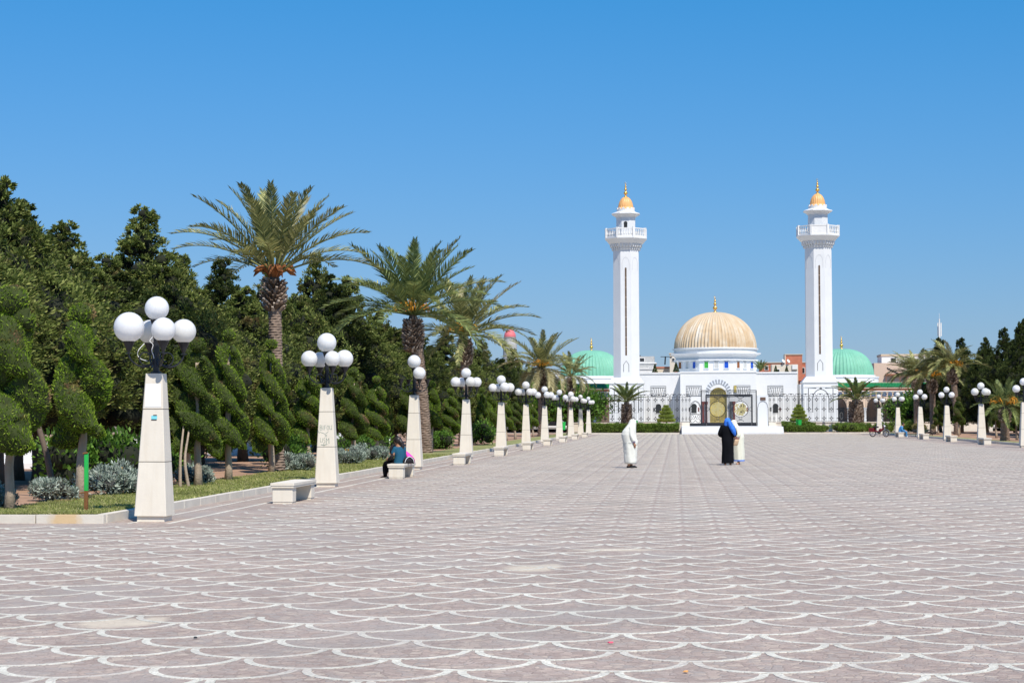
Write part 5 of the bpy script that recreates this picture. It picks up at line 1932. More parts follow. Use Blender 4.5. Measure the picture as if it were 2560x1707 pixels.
# ---- standing figure in a white hooded wrap, turned to the right
def standing_white():
    mb = MB()
    for s_, dx in ((-1, -.03), (1, .05)):
        limb(mb, [(dx, s_ * .09, .86), (dx, s_ * .085, .47), (dx, s_ * .08, .085)], [.085, .062, .042])
        foot(mb, (dx, s_ * .08, .085), (1, s_ * .1, 0))
    limb(mb, [(0, 0, .86), (.0, 0, 1.12), (.04, 0, 1.32)], [.13, .13, .10])
    limb(mb, [(.05, 0, 1.30), (.09, 0, 1.40)], [.06, .05])
    head(mb, (.12, .0, 1.46), (1, .1, -.2))
    limb(mb, [(.05, -.17, 1.28), (.07, -.22, 1.02), (.155, -.22, .80)], [.055, .042, .03])
    hand(mb, (.155, -.22, .80), (.15, .0, -1), (1, 0, 0), (0, 1, 0))
    limb(mb, [(.05, .17, 1.28), (.10, .2, 1.05), (.22, .12, .95)], [.055, .042, .03])
    b = remesh(mb.build('person', M['skin'], None, loc=(-1.52, 60.05, 0)), .012)
    tag(b, 'person wrapped in white hooded cloak, alone on the paving, arm hanging', 'person', 'people walking on the esplanade')
    mb = MB()
    mb.loft([(.03, 0, .135, .185, .20, .05)] + [(.02 + .006 * math.sin(k * 2.3), 0, .2 + .07 * k, .20 + .004 * k + .007 * math.sin(k * 2.9), .215 + .003 * k + .006 * math.sin(k * 2.9 + 1), .045) for k in range(10)] + [(.02, 0, .92, .23, .24, .02)], 36, 7, .03)
    mb.build('robe_skirt', M['robe_white'], b, smooth=True)
    mb = MB()
    mb.loft([(.02, 0, .80, .235, .25, .02), (.01, 0, .86, .238, .25, .03), (-.015, 0, .98, .245, .25, .03), (-.035, 0, 1.08, .245, .25, .02), (-.01, 0, 1.2, .22, .245, .02), (.03, 0, 1.3, .18, .215, .02), (.075, 0, 1.40, .14, .15, .01), (.10, 0, 1.48, .125, .118, .01), (.105, 0, 1.55, .10, .09, 0), (.10, 0, 1.585, .04, .04, 0)], 30, 5, .02, 1.0)
    limb(mb, [(.06, -.18, 1.29), (.075, -.235, 1.05), (.135, -.235, .90)], [.085, .075, .07])
    remesh(mb.build('hooded_wrap', M['robe_white'], b), .012, 2)
    mb = MB()
    mb.tube([(.125, -.235, .92), (.15, -.228, .83)], [.06, .052], 10)
    mb.build('cuff', M['lilac'], b, smooth=True)
    mb = MB()
    for s_, dx in ((-1, -.03), (1, .05)):
        mb.tube([(dx - .07, s_ * .08, .03), (dx, s_ * .08, .038), (dx + .1, s_ * .085, .032), (dx + .185, s_ * .09, .022)], [.03, .046, .044, .02], 9)
    mb.build('shoes', M['shoe'], b, smooth=True)
    return b


standing_white()


# ---- two women standing together: one in black with a blue scarf, one in ivory behind her with a basket
def standing_black():
    mb = MB()
    for s_ in (-1, 1):
        limb(mb, [(s_ * .09, 0, .86), (s_ * .09, .0, .47), (s_ * .09, 0, .085)], [.085, .062, .042])
        foot(mb, (s_ * .09, 0, .085), (.15, -1 if s_ < 0 else .8, 0))
    limb(mb, [(0, 0, .86), (.0, 0, 1.12), (-.01, 0, 1.34)], [.14, .13, .11])
    limb(mb, [(-.01, 0, 1.32), (.0, .01, 1.43)], [.06, .05])
    head(mb, (.01, .03, 1.50), (.7, .7, -.15))
    for s_ in (-1, 1):
        limb(mb, [(s_ * .18, 0, 1.30), (s_ * .26, .02, 1.06), (s_ * .14, .2, 1.0)], [.055, .042, .03])
        hand(mb, (s_ * .14, .2, 1.0), (-s_ * .7, .6, 0), (0, 0, 1), (-s_, 0, 0))
    b = remesh(mb.build('person', M['skin'], None, loc=(1.74, 63.5, 0)), .012)
    tag(b, 'woman in long black robe with bright blue headscarf, seen from behind', 'person', 'people walking on the esplanade')
    mb = MB()
    mb.loft([(.0, 0, .06, .21, .20, .05), (.0, 0, .25, .205, .19, .045), (.01, 0, .6, .195, .18, .035), (0, 0, .85, .20, .18, .02), (-.005, 0, 1.0, .205, .175, .015), (-.01, 0, 1.15, .215, .17, .01), (-.01, 0, 1.27, .205, .15, .0), (-.005, 0, 1.35, .13, .11, 0), (0, 0, 1.42, .07, .07, 0)], 30, 8, .03)
    for s_ in (-1, 1): limb(mb, [(s_ * .17, 0, 1.29), (s_ * .255, .02, 1.06), (s_ * .16, .16, 1.0)], [.085, .08, .07])
    remesh(mb.build('robe', M['robe_black'], b), .012, 2)
    mb = MB()
    mb.loft([(-.01, .0, 1.33, .115, .115, .03), (-.005, .01, 1.40, .112, .12, .02), (.0, .025, 1.49, .112, .128, .01), (.01, .03, 1.56, .10, .11, .01), (.012, .03, 1.612, .05, .06, 0)], 22, 5, .02)
    mb.tube(curve_pts([(.03, -.08, 1.50), (.10, -.12, 1.38), (.18, -.165, 1.22), (.235, -.17, 1.08), (.25, -.15, 1.0)], 4), [.06, .075, .085, .088, .09, .092, .092, .09, .088, .085, .08, .07, .06, .05, .04, .03, .02], 10)
    remesh(mb.build('headscarf', M['blue_scarf'], b), .011, 2)
    return b


standing_black()


def standing_ivory():
    mb = MB()
    for s_ in (-1, 1):
        limb(mb, [(.02, s_ * .09, .84), (.02, s_ * .09, .45), (.04, s_ * .09, .085)], [.085, .062, .042])
        foot(mb, (.04, s_ * .09, .085), (-.5, -.9, 0))
    limb(mb, [(0, 0, .84), (-.02, 0, 1.1), (-.06, 0, 1.28)], [.14, .13, .11])
    limb(mb, [(-.06, 0, 1.26), (-.10, 0, 1.36)], [.06, .05])
    head(mb, (-.13, 0, 1.42), (-.9, -.3, -.2))
    limb(mb, [(-.02, -.17, 1.24), (.02, -.24, 1.0), (-.05, -.26, .96)], [.055, .045, .03])
    hand(mb, (-.05, -.26, .96), (-1, .0, -.1), (0, 0, 1), (0, 1, 0))
    limb(mb, [(-.02, .17, 1.24), (.02, .22, 1.0), (-.1, .2, .95)], [.055, .045, .03])
    b = remesh(mb.build('person', M['skin_pale'], None, loc=(2.10, 64.3, 0)), .012)
    tag(b, 'person in ivory robe and veil half hidden behind the woman in black', 'person', 'people walking on the esplanade')
    mb = MB()
    mb.loft([(.04, 0, .14, .20, .21, .05), (.03, 0, .4, .215, .22, .05), (.02, 0, .75, .21, .22, .03), (.02, 0, .95, .22, .22, .02), (0, 0, 1.1, .21, .22, .01), (-.03, 0, 1.22, .19, .2, .01), (-.08, 0, 1.33, .13, .14, 0), (-.12, 0, 1.42, .12, .12, 0), (-.12, 0, 1.5, .1, .1, 0), (-.12, 0, 1.545, .04, .04, 0)], 30, 8, .03, 2.0)
    limb(mb, [(0, -.18, 1.22), (.03, -.25, 1.02), (-.02, -.26, .97)], [.085, .08, .06])
    remesh(mb.build('robe', M['robe_white2'], b), .012, 2)
    mb = MB()
    mb.loft([(.04, 0, .12, .205, .215, .05), (.04, 0, .16, .207, .217, .05)], 30, 8, .03, 2.0, cap=False)
    mb.build('hem_band', M['blue_scarf'], b, smooth=True)
    return b


standing_ivory()
bs = empty('basket', (1.98, 63.78, .66), 0, 'straw basket with dark red rim carried between the two women', 'basket')
mb = MB()
mb.loft([(0, 0, 0, .09, .07), (0, 0, .03, .12, .085), (0, 0, .16, .155, .1), (0, 0, .24, .175, .11), (0, 0, .24, .16, .095), (0, 0, .05, .10, .07)], 24)
mb.build('woven_body', M['straw'], bs, smooth=True)
mb = MB()
mb.tube([(.176 * math.cos(a), .112 * math.sin(a), .245) for a in [2 * PI * k / 24 for k in range(25)]], .012, 6)
for s_ in (-1, 1): mb.tube(curve_pts([(-.09, s_ * .09, .24), (-.05, s_ * .05, .33), (.05, s_ * .05, .33), (.09, s_ * .09, .24)], 5), .01, 6)
mb.build('rim_and_handles', surface('dark_red_leather', (.22, .02, .035), .6, .1), bs)


# ---- woman in teal seated on the second bench, back to the camera
def seated_teal():
    f = Vector((-.82, .57, 0)).normalized()
    r_ = Vector((f.y, -f.x, 0))
    def at(u, v, z): return Vector((0, 0, z)) + f * u + r_ * v
    mb = MB()
    limb(mb, [at(0, 0, .50), at(-.01, 0, .72), at(.02, 0, .92)], [.14, .125, .115])
    limb(mb, [at(.03, 0, .92), at(.05, 0, 1.0)], [.055, .048])
    head(mb, at(.07, -.02, 1.09), f + Vector((0, 0, -.35)))
    for s_ in (-1, 1):
        k, a = at(.42, s_ * .12, .48), at(.50 if s_ < 0 else .62, s_ * .06, .10 if s_ < 0 else .16)
        limb(mb, [at(.02, s_ * .1, .50), k, a], [.09, .065, .04])
        foot(mb, a, f + Vector((0, 0, -.1)))
        limb(mb, [at(.02, s_ * .18, .90), at(.06, s_ * .25, .67), at(.28, s_ * .17, .60)], [.05, .042, .03])
        hand(mb, at(.28, s_ * .17, .60), f - r_ * s_ * .4, Vector((0, 0, 1)), -r_ * s_)
    b = remesh(mb.build('person', M['skin'], None, loc=(-7.6, 50.35, -.10)), .012)
    tag(b, 'dark-haired woman in teal top sitting on the stone bench', 'person', 'people sitting on benches')
    mb = MB()
    limb(mb, [at(-.01, 0, .50), at(-.015, 0, .7), at(.0, 0, .86)], [.165, .15, .135])
    for s_ in (-1, 1):
        limb(mb, [at(-.01, s_ * .08, .51), at(-.015, s_ * .09, .72), at(.015, s_ * .15, .89)], [.13, .10, .075])
        limb(mb, [at(.02, s_ * .17, .895), at(.05, s_ * .22, .78)], [.072, .065])
    remesh(mb.build('shirt', M['teal'], b), .012)
    mb = MB()
    for s_ in (-1, 1): limb(mb, [at(.05, s_ * .22, .78), at(.07, s_ * .255, .67), at(.25, s_ * .18, .605)], [.058, .055, .045])
    remesh(mb.build('sleeves', M['black_knit'], b), .012)
    mb = MB()
    for s_ in (-1, 1):
        k, a = at(.42, s_ * .12, .48), at(.50 if s_ < 0 else .62, s_ * .06, .14 if s_ < 0 else .20)
        limb(mb, [at(.02, s_ * .1, .50), k, a], [.105, .08, .055])
    remesh(mb.build('trousers', M['robe_black'], b), .013)
    mb = MB()
    mb.sphere(at(.05, -.02, 1.125), .108, 16, 12, (1, .9, 1.05))
    mb.sphere(at(-.03, -.0, 1.05), .085, 14, 10, (.8, .9, 1.3))
    mb.tube([at(-.05, 0, 1.08), at(-.09, .01, .97), at(-.10, .01, .88)], [.07, .06, .03], 10)
    remesh(mb.build('hair', M['hair'], b), .011)
    mb = MB()
    for s_ in (-1, 1):
        a = at(.50 if s_ < 0 else .62, s_ * .06, .10 if s_ < 0 else .16)
        mb.tube([a - f * .07 + Vector((0, 0, -.05)), a + Vector((0, 0, -.05)), a + f * .1 + Vector((0, 0, -.065)), a + f * .19 + Vector((0, 0, -.07))], [.035, .045, .04, .018], 9)
    mb.build('shoes', M['shoe'], b, smooth=True)
    return b


seated_teal()
# dark patterned bag on her lap side, pink cloth and black bag on the bench
mb = MB()
mb.loft([(0, 0, 0, .10, .09, .05), (0, 0, .1, .125, .11, .07), (0, 0, .22, .11, .10, .08), (0, 0, .30, .05, .05, .05)], 20, 4, .06)
tag(mb.build('bag', M['black_knit'], None, smooth=True, loc=(-7.80, 50.6, .62)), 'dark shoulder bag on the lap of the seated woman', 'bag')
mb = MB()
mb.loft([(0, 0, 0, .15, .16, .06), (.0, 0, .1, .15, .15, .08), (-.03, 0, .2, .11, .12, .08), (-.07, 0, .29, .05, .06, .05), (-.09, 0, .33, .015, .02)], 22, 5, .07)
tag(mb.build('pink_cloth', M['pink'], None, smooth=True, loc=(-7.40, 50.75, .395)), 'bright pink bundle of cloth on the bench beside the seated woman', 'cloth')
bb = empty('handbag', (-7.34, 50.25, .395), .4, 'black handbag with pale piping on the bench before the pink cloth', 'handbag')
mb = MB()
mb.loft([(0, 0, 0, .155, .085), (0, 0, .08, .165, .095), (0, 0, .15, .13, .075), (0, 0, .19, .06, .04)], 22, 3, .05)
mb.build('bag_body', M['black_knit'], bb, smooth=True)
mb = MB()
mb.tube(curve_pts([(-.13, -.08, .03), (-.09, -.10, .13), (.0, -.085, .185), (.1, -.09, .12), (.13, -.085, .03)], 5), .008, 6)
mb.build('piping', M['paper'], bb, smooth=True)


# ---- man in blue seated on a bench of the right row
def seated_blue():
    f = Vector((1, .0, 0))
    r_ = Vector((0, -1, 0))
    def at(u, v, z): return Vector((u, -v, z))
    mb = MB()
    limb(mb, [at(0, 0, .50), at(.04, 0, .72), at(.12, 0, .92)], [.14, .13, .115])
    limb(mb, [at(.13, 0, .93), at(.18, 0, 1.02)], [.055, .048])
    head(mb, at(.23, 0, 1.1), Vector((1, 0, -.4)))
    for s_ in (-1, 1):
        limb(mb, [at(.0, s_ * .1, .50), at(.42, s_ * .13, .52), at(.46, s_ * .12, .09)], [.09, .065, .042])
        foot(mb, at(.46, s_ * .12, .09), f)
        limb(mb, [at(.1, s_ * .2, .9), at(.13, s_ * .24, .66), at(.36, s_ * .15, .62)], [.052, .044, .03])
        hand(mb, at(.36, s_ * .15, .62), f - Vector((0, 0, .2)), Vector((0, 0, 1)), Vector((0, s_, 0)))
    b = remesh(mb.build('person', M['skin'], None, loc=(17.72, 148.5, -.10)), .014)
    tag(b, 'man in blue work clothes sitting on a right-hand bench', 'person', 'people sitting on benches')
    mb = MB()
    limb(mb, [at(0, 0, .50), at(.03, 0, .72), at(.1, 0, .88)], [.175, .165, .145])
    for s_ in (-1, 1): limb(mb, [at(.09, s_ * .18, .89), at(.12, s_ * .245, .67), at(.32, s_ * .165, .625)], [.085, .07, .055])
    remesh(mb.build('jacket', M['denim'], b), .014)
    mb = MB()
    for s_ in (-1, 1): limb(mb, [at(.0, s_ * .1, .50), at(.42, s_ * .13, .52), at(.455, s_ * .12, .17)], [.11, .085, .07])
    remesh(mb.build('trousers', M['denim'], b), .014)
    mb = MB()
    mb.sphere(at(.21, 0, 1.15), .105, 14, 10, (1, .85, .9))
    mb.build('hair', M['hair'], b, smooth=True)
    mb = MB()
    for s_ in (-1, 1): mb.tube([at(.40, s_ * .12, .13), at(.46, s_ * .12, .14), at(.58, s_ * .12, .12), at(.66, s_ * .12, .115)], [.04, .05, .045, .02], 9)
    mb.build('shoes', M['paper'], b, smooth=True)
    return b


seated_blue()

# ------------------------------------------------------------------ wheelbarrow with cut greenery
wb = empty('wheelbarrow', (19.15, 147.2, .0), R(15), 'wheelbarrow heaped with garden cuttings beside the man in blue', 'wheelbarrow')
mb = MB()
vs = [(-.45, -.28, .36), (.35, -.28, .36), (.35, .28, .36), (-.45, .28, .36), (-.62, -.38, .62), (.62, -.38, .62), (.62, .38, .62), (-.62, .38, .62)]
mb.add(vs, [(3, 2, 1, 0), (0, 1, 5, 4), (1, 2, 6, 5), (2, 3, 7, 6), (3, 0, 4, 7)])
mb.build('tray', surface('dark_green_steel', (.03, .05, .05), .6, .3), wb)
mb = MB()
for s_ in (-1, 1):
    mb.tube([(.75, s_ * .06, .2), (.3, s_ * .2, .34), (-.9, s_ * .28, .5)], .018, 6)
    mb.tube([(-.3, s_ * .24, .36), (-.38, s_ * .24, .02)], .018, 6)
mb.build('handles_and_legs', M['iron'], wb)
mb = MB()
mb.tube([(.75 + .19 * math.cos(a), 0, .2 + .19 * math.sin(a)) for a in [2 * PI * k / 20 for k in range(21)]], .035, 7)
mb.tube([(.75, -.08, .2), (.75, .08, .2)], .03, 7)
mb.build('wheel', M['shoe'], wb, smooth=True)
lm, cm = bush_meshes(80, 1.0, .5, 1800, .14, .03, 14)
lm.materials.append(foliage('cuttings', [(0, (.10, .09, .03)), (.5, (.22, .20, .06)), (1, (.34, .28, .12))]))
cm.materials.append(M['core'])
gc = empty('garden_cuttings', (19.15, 147.2, .58), 0, 'heap of dry yellow-green cuttings in the wheelbarrow', 'cuttings')
link('leaves', lm, gc)
link('twigs', cm, gc)

# ------------------------------------------------------------------ moped
mp_ = empty('moped', (16.25, 150.2, 0), R(-32), 'dark red moped parked on the paving near the right lamps', 'moped')
red = surface('dark_red_enamel', (.16, .016, .02), .3, .15, 5)
chrome = surface('dull_chrome', (.55, .55, .55), .3, .1, metal=.8)
for x in (-.58, .58):
    w_ = empty('wheel', (x, 0, .29))
    w_.parent = mp_
    MB().tube([(.25 * math.cos(a), 0, .25 * math.sin(a)) for a in [2 * PI * k / 28 for k in range(29)]], .038, 8).build('tyre', M['shoe'], w_, smooth=True)
    mb = MB()
    mb.tube([(.215 * math.cos(a), 0, .215 * math.sin(a)) for a in [2 * PI * k / 28 for k in range(29)]], .014, 6)
    for k in range(12): mb.tube([(.04 * math.cos(k * PI / 6), .0, .04 * math.sin(k * PI / 6)), (.21 * math.cos(k * PI / 6), 0, .21 * math.sin(k * PI / 6))], .004, 4)
    mb.tube([(0, -.06, 0), (0, .06, 0)], .035, 8)
    mb.build('rim', chrome, w_)
    mb = MB()
    for y in (-.055, .055):
        mb.strip_xz([((.315) * math.cos(a), .315 * math.sin(a)) for a in [R(20 + 140 * k / 10) for k in range(11)]], .012, y - .004, y + .004)
    mb.strip_xz([((.315) * math.cos(a), .315 * math.sin(a)) for a in [R(20 + 140 * k / 10) for k in range(11)]], .01, -.05, .05)
    mb.build('mudguard', red if x < 0 else chrome, w_)
mb = MB()
mb.tube(curve_pts([(.40, 0, .95), (.36, 0, .75), (.18, 0, .50), (-.08, 0, .42), (-.3, 0, .46), (-.5, 0, .62)], 5), [.05 + .03 * math.sin(PI * k / 25) for k in range(26)], 9)
mb.sphere((.12, 0, .55), .14, 14, 10, (1.3, .7, .9))
mb.build('frame', red, mp_, smooth=True)
MB().sphere((-.02, 0, .36), .14, 12, 9, (1.2, .7, .85)).build('engine', surface('engine_grey', (.06, .06, .065), .5, .3, metal=.5), mp_, smooth=True)
mb = MB()
mb.loft([(-.30, 0, .73, .20, .12), (-.30, 0, .79, .27, .14), (-.31, 0, .83, .26, .13), (-.31, 0, .85, .18, .09)], 20)
mb.build('saddle', M['shoe'], mp_, smooth=True)
mb = MB()
mb.box(-.86, -.42, -.17, -.06, .42, .70, .03)
mb.box(-.86, -.42, .06, .17, .42, .70, .03)
mb.box(-.85, -.45, -.12, .12, .70, .73)
mb.build('pannier', red, mp_)
mb = MB()
for s_ in (-1, 1): mb.tube([(.58, s_ * .065, .29), (.46, s_ * .06, .72), (.40, s_ * .05, .98)], .02, 7)
MB().tube(curve_pts([(.28, -.34, 1.02), (.36, -.22, 1.05), (.40, 0, 1.0), (.36, .22, 1.05), (.28, .34, 1.02)], 5), .014, 6).build('handlebar', chrome, mp_)
mb.build('fork', chrome, mp_)
for s_ in (-1, 1): MB().tube([(-.05, s_ * .1, .3), (-.12, s_ * .22, .0)], .012, 6).build('stand', chrome, mp_)
MB().tube([(-.05, -.12, .26), (-.75, -.13, .24)], [.02, .035], 8).build('exhaust', chrome, mp_)
mb = MB()
mb.sphere((.47, 0, .86), .075, 12, 9, (.8, 1, 1))
for s_ in (-1, 1): mb.sphere((.30, s_ * .33, 1.12), .04, 8, 6, (.4, 1, 1))
mb.build('headlamp', M['paper'], mp_, smooth=True)

# ------------------------------------------------------------------ posts, bins, litter
gp = empty('green_post', (-9.66, 29.55, .11), 0, 'rusty green metal post on the grass left of the nearest lamp', 'post')
MB().box(-.03, .03, -.03, .03, .36, .98, .004).build('painted_tube', M['green_paint'], gp)
MB().box(-.0295, .0295, -.0295, .0295, -.05, .36, .004).build('rusted_foot', M['rust'], gp)
mb = MB()
mb.tube([(0, -.02, .33), (-.11, -.03, .325)], .012, 7)
mb.tube([(-.05, -.03, .97), (.03, -.03, .98)], .014, 7)
mb.build('hinge_pins', M['rust'], gp)


def bin_(x, y, z, label, s=1.0):
    t = empty('litter_bin', (x, y, z), 0, label, 'litter bin', 'green litter bins')
    t.scale = (s, s, s)
    mb = MB()
    mb.lathe([(.0, .38), (.17, .38), (.20, .88), (.215, .89), (.215, .92), (.19, .92), (.16, .42)], 18)
    mb.build('bucket', M['green_paint'], t, angle=R(40))
    mb = MB()
    mb.tube([(-.24, 0, 0), (-.24, 0, 1.0)], .022, 7)
    mb.tube([(-.24, 0, .85), (-.19, 0, .85)], .015, 6)
    mb.tube([(-.24, 0, .45), (-.17, 0, .45)], .015, 6)
    mb.build('post', M['green_paint'], t)
    return t


bin_(-9.6, 156, .115, 'green litter bin between the far left lamp posts', 1.25)
bin_(-4.0, 181.6, .3, 'green litter bin above the hedge left of the steps', 1.1)
bin_(11.95, 181.6, .25, 'green litter bin above the hedge right of the steps', 1.2)
rg = random.Random(77)
for i, (x, y, c, lb) in enumerate([(-.49, 13.5, (.75, .10, .16), 'small pink wrapper on the paving near the camera'), (.05, 12.0, (.75, .38, .12), 'orange and white scrap on the paving near the bottom edge'), (-3.6, 13.6, (.02, .02, .02), 'small black scrap on the paving'), (-10.1, 33.2, (.8, .8, .8), 'white paper scrap on the grass'), (-5.2, 29.6, (.8, .82, .8), 'white scrap on the paving near the first lamp')]):
    mb = MB()
    mb.loft([(0, 0, 0, .02, .014, .2), (0, 0, .006, .022, .014, .25), (.002, 0, .01, .013, .008, .2)], 10, 3, .2, i)
    tag(mb.build('litter', surface('litter_%d' % i, c, .6, .2, 30), None, loc=(x, y, .008 if x > -9 else .14), rot=(0, 0, i)), lb, 'litter', 'litter')

# ------------------------------------------------------------------ whitewashed graves glimpsed under the trees
for i, (x, y, w, d, h) in enumerate([(-20.4, 58.5, 2.6, 1.2, 1.0), (-22.9, 60.0, 1.4, 1.4, .85), (-21.0, 56.0, 2.8, 1.0, .42), (-24.5, 63, 2.2, 1.3, 1.2), (-18.6, 62, 1.8, 1.0, .9), (-19.6, 68, 2.2, 1.2, 1.0), (-18.4, 76, 1.8, 1.1, 1.0), (-19.0, 86, 2.4, 1.2, 1.1), (-18.6, 98, 2.2, 1.2, 1.1), (-18.2, 112, 2.2, 1.2, 1.1)]):
    t = empty('grave', (x, y, .11), 0, 'whitewashed grave under the trees, %s from the left picture edge' % ORD[i], 'grave', 'white graves behind the left trees')
    MB().box(-w / 2, w / 2, -d / 2, d / 2, -.02, h * .75, .03).build('tomb_block', M['plaster'], t)
    MB().box(-w / 2 - .15, w / 2 + .15, -d / 2 - .2, d / 2 + .2, -.02, .18, .02).build('tomb_base', M['plaster'], t)
    MB().box(-w / 2, -w / 2 + .18, -d / 2 + .1, d / 2 - .1, h * .75, h, .02).build('headstone', M['plaster'], t)

# ------------------------------------------------------------------ the town beyond
wall_mats = {'white': surface('town_white', (.74, .73, .70), .8, .06), 'grey': surface('bare_concrete', (.42, .42, .40), .9, .12), 'cream': surface('town_cream', (.66, .59, .48), .85, .06), 'red': surface('hollow_brick', (.48, .17, .10), .9, .15, 1.2), 'beige': surface('town_beige', (.62, .47, .36), .85, .05), 'tan': surface('town_tan', (.55, .45, .33), .85, .08)}


def house(x0, x1, y, z1, mat, label, depth=9, wins=(), roof=None, z0=-.1, extra=None):
    t = empty('house', ((x0 + x1) / 2, y, 0), 0, label, 'building', 'town buildings beyond the mausoleum')
    w = (x1 - x0) / 2
    MB().box(-w, w, 0, depth, z0, z1).build('wall', wall_mats[mat], t)
    if roof: MB().box(-w - .15, w + .15, -.15, depth, z1, z1 + roof[0]).build('roof_slab', wall_mats[roof[1]] if roof[1] in wall_mats else M[roof[1]], t)
    for (u, z, ww, hh) in wins:
        f_ = MB().box(u - ww / 2 - .1, u + ww / 2 + .1, -.08, -.004, z - .1, z + hh + .1).build('window', wall_mats['white'], t)
        MB().box(u - ww / 2, u + ww / 2, -.1, -.085, z, z + hh).build('pane', M['dark_flat'], f_)
    if extra: extra(t, w)
    return t


house(-11, -4.2, 382, 12.7, 'grey', 'pale concrete flat-roofed house behind the left wing wall', 8, [(2.4, 10.8, .8, 1.1)], (.25, 'white'))
def upper_grey(t, w):
    MB().box(-w, w - .6, .5, 6, 12.9, 14.3).build('roof_room', wall_mats['grey'], t)
    mb = MB()
    for u in (-2.4, -1.6, -.9, .4): mb.tube([(u, 1, 14.3), (u, 1, 14.65)], .09, 6)
    mb.box(-w, -w + 1.2, 1, 2, 14.4, 14.6)
    mb.build('roof_clutter', M['iron'], t)
    MB().box(1.6, 2.2, .3, 1.2, 12.9, 13.6).build('red_tank', wall_mats['red'], t)
house(-10.6, -4.6, 378, 11.4, 'white', 'white house with roof room behind the left wing wall', 4, [(2.2, 9.6, .7, 1.0), (.6, 9.6, .7, 1.0)], (.3, 'white'), extra=lambda t, w: None)
house(-12, -4.5, 384.5, 14.3, 'grey', 'grey concrete upper block with roof clutter left of the dome', 6, [(1.2, 13.2, .9, .7)], extra=lambda t, w: MB().box(-.6, .9, 1, 2, 14.3, 14.55).build('roof_clutter', M['iron'], t))
house(-4.2, 3.5, 388, 11.9, 'cream', 'low cream house with orange roof patch left of the dome', 8, [(.2, 10.4, .8, .9)], (.3, 'red'))
def cream_tower(t, w):
    mb = MB()
    mb.tube([(-w - 1.0, 0, 12.5), (-w - .9, 0, 14.1)], .14, 6)
    mb.box(-w - 1.9, -w + .5, -.2, .2, 14.1, 14.22)
    mb.build('roof_antenna', M['iron'], t)
house(-1.3, .6, 384, 14.7, 'cream', 'narrow cream roof tower beside the gold dome', 4, [(-.2, 13.2, .5, .6)], (.2, 'tan'), extra=cream_tower)
house(17.5, 27.0, 384, 12.75, 'red', 'long red brick house right of the gold dome', 9, [(3.8, 10.6, .8, 1.1), (-3.6, 11.3, .6, .8)], (.14, 'cream'))
house(22.4, 25.8, 381, 14.3, 'red', 'red brick roof block standing above the brick house', 5, [], (.16, 'tan'), 9.0, extra=lambda t, w: MB().box(-w - .16, -w - .004, -.1, 5, 9, 14.3).build('corner_pier', wall_mats['cream'], t))
def dishes(t, w):
    for u in (-.4, .6):
        mb = MB()
        mb.tube([(u, 0, 12.2), (u, 0, 12.7)], .05, 6)
        mb.lathe([(.01, 0), (.3, .08), (.42, .2)], 14)
        n0 = len(mb.v) - 14 * 3
        for i in range(n0, len(mb.v)):
            q = Euler((R(60), 0, R(50))).to_matrix() @ Vector(mb.v[i])
            mb.v[i] = (u + q.x, q.y - .1, 12.8 + q.z)
        mb.build('satellite_dish', wall_mats['white'], t)
    MB().box(1.4, 2.5, -.3, .6, 11.2, 12.1, .1).build('water_tank', wall_mats['white'], t)
house(19.3, 24.6, 376, 12.2, 'cream', 'cream house with two satellite dishes before the brick house', 4, [(-1.5, 10.2, .8, 1.0)], None, extra=dishes)
def beige_extra(t, w):
    mb = MB()
    mb.box(-w + 2.2, w + 4, -.9, -.05, 10.0, 10.25)
    for k in range(8): mb.tube([(-w + 2.3 + k * 1.4, -.8, 8.6), (-w + 2.3 + k * 1.4, -.8, 10.0)], .06, 6)
    mb.build('pergola', M['brick_band'], t)
    mb = MB()
    # the dark script on its wall is too blurred to read; a wavy sign shape
    pts = [(-w + 2.6 + .12 * k, 11.45 - .06 * k + .12 * math.sin(k * 1.9)) for k in range(24)]
    mb.strip_xz(pts, .22, -.08, -.01)
    mb.build('wall_sign', M['iron'], t)
house(40.2, 56, 380, 12.5, 'beige', 'large beige building right of the right green dome', 12, [(3.5, 10.9, .9, .9), (6, 10.9, .9, .9)], None, extra=beige_extra)
house(42.4, 54, 386, 14.1, 'white', 'white upper storey with tan eaves above the beige building', 8, [(-3.4, 12.9, 1.0, .8), (0, 12.9, 1.0, .8)], (.4, 'tan'))
for i, (x, y, z1, m_) in enumerate([(-30, 395, 11, 'white'), (-20, 400, 10.4, 'cream'), (9, 392, 10.8, 'white'), (32, 394, 10.4, 'red'), (66, 398, 12, 'cream'), (80, 402, 11, 'white')]):
    house(x - 5, x + 5, y, z1, m_, ['white low house far behind the left trees', 'cream low house far behind the left green dome', 'white low house hidden behind the gold dome', 'red brick house behind the right green dome', 'cream house far behind the right trees', 'white house far behind the right trees'][i], 8, [(-2, z1 - 2, 1, 1.1), (2, z1 - 2, 1, 1.1)], (.3, 'white'))

# pink-domed tower beyond the left trees
pd = empty('domed_tower', (-34.3, 380, 0), 0, 'round grey tower with pink dome rising beyond the left trees', 'tower')
MB().lathe([(1.45, -.1), (1.45, 16.9), (1.3, 17.0), (1.25, 18.0), (1.35, 18.1), (1.35, 18.25)], 28).build('shaft', wall_mats['grey'], pd, angle=R(35))
prof = [(1.24 * math.cos(q) ** .8, 18.25 + 1.55 * math.sin(q)) for q in [i * (PI / 2) / 12 for i in range(12)]] + [(.02, 19.82)]
MB().lathe(prof, 32).build('dome', surface('pink_paint', (.66, .16, .17), .6, .06), pd, smooth=True)
MB().tube([(0, 0, 19.7), (0, 0, 20.5)], .05, 6).build('spike', M['iron'], pd)
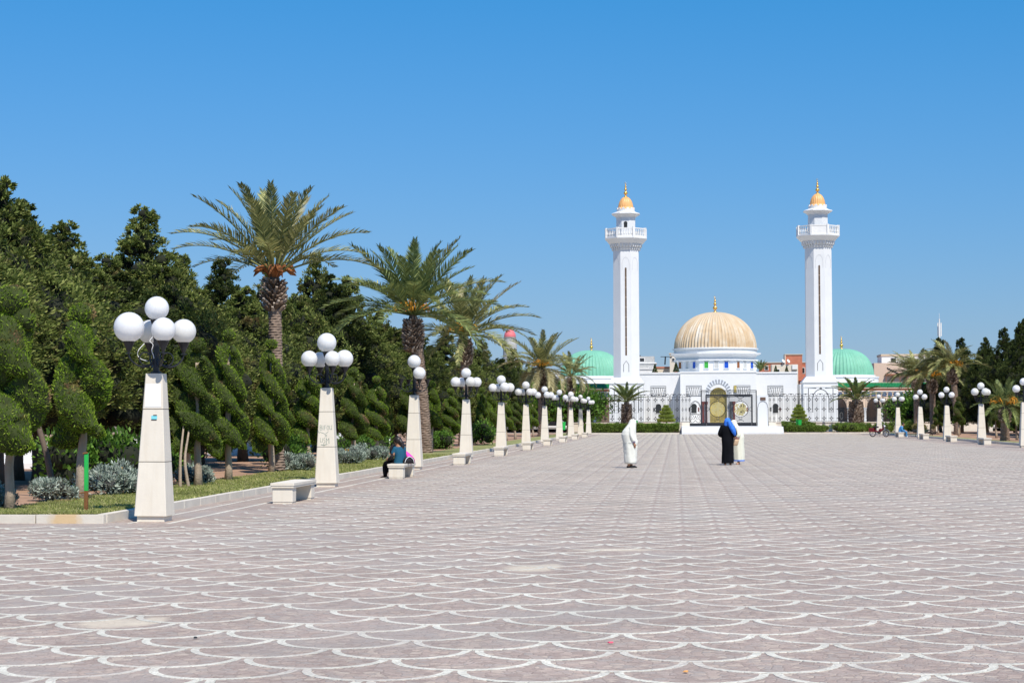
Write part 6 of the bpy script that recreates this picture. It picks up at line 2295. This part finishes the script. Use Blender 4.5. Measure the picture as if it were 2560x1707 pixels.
# telecom mast
tm = empty('telecom_mast', (53.4, 380, 0), 0, 'white telecom mast with antennas above the right palms', 'mast')
mb = MB()
mb.tube([(0, 0, -.1), (0, 0, 21.4)], [.22, .12], 8)
mb.tube([(0, 0, 20.5), (0, 0, 22.6)], .03, 5)
mb.build('pole', wall_mats['white'], tm)
mb = MB()
for k in range(3):
    a = 2 * PI * k / 3 + .3
    mb.box(.36 * math.cos(a) - .1, .36 * math.cos(a) + .1, .36 * math.sin(a) - .08, .36 * math.sin(a) + .08, 17.9, 20.6)
mb.build('antenna_panel', wall_mats['white'], tm)
# potted cypresses and a palm tuft on the terrace behind the parapet
for i, (x, s) in enumerate([(-2.75, 1.0), (.0, 1.15), (12.9, .8), (14.3, .75)]):
    t = empty('potted_cypress', (x, 241, 7.2), 0, 'small dark potted cypress on the terrace, %s from the left' % ORD[i], 'potted plant', 'small plants on the terrace parapet')
    t.scale = (s, s, s)
    MB().lathe([(.14, 0), (.19, .28), (.2, .3), (.16, .3)], 12).build('pot', wall_mats['red'], t)
    g = np.random.default_rng(i)
    n = 700
    zz = g.random(n) ** 1.3
    a = g.random(n) * 2 * PI
    r_ = .38 * (1 - zz) ** .8 * np.sqrt(g.uniform(.3, 1, n))
    P = np.stack([r_ * np.cos(a), r_ * np.sin(a), .3 + 1.05 * zz], 1)
    D = unit(np.stack([np.cos(a) * .5, np.sin(a) * .5, np.ones(n)], 1) + g.normal(0, .3, (n, 3)))
    V, Q = leaf_quads(P, D, g.uniform(.1, .2, n), g.uniform(.04, .07, n), g)
    link('foliage', np_mesh('foliage', V, quads=Q), t, M['cypress_dark'])
t = empty('palm_tuft', (11.0, 242, 7.2), 0, 'spiky palm tuft on the terrace right of the gold dome', 'potted plant', 'small plants on the terrace parapet')
MB().lathe([(.2, 0), (.3, .35), (.31, .38), (.25, .38)], 14).build('pot', wall_mats['red'], t)
for i in range(22):
    az, el = i * 2.4, 80 - 45 * i / 22
    link('frond', fk[('stiff', i % 2, 'frond_green')], t, loc=(0, 0, .4), rot=Euler((0, -R(el), az), 'XYZ'), scl=.62)
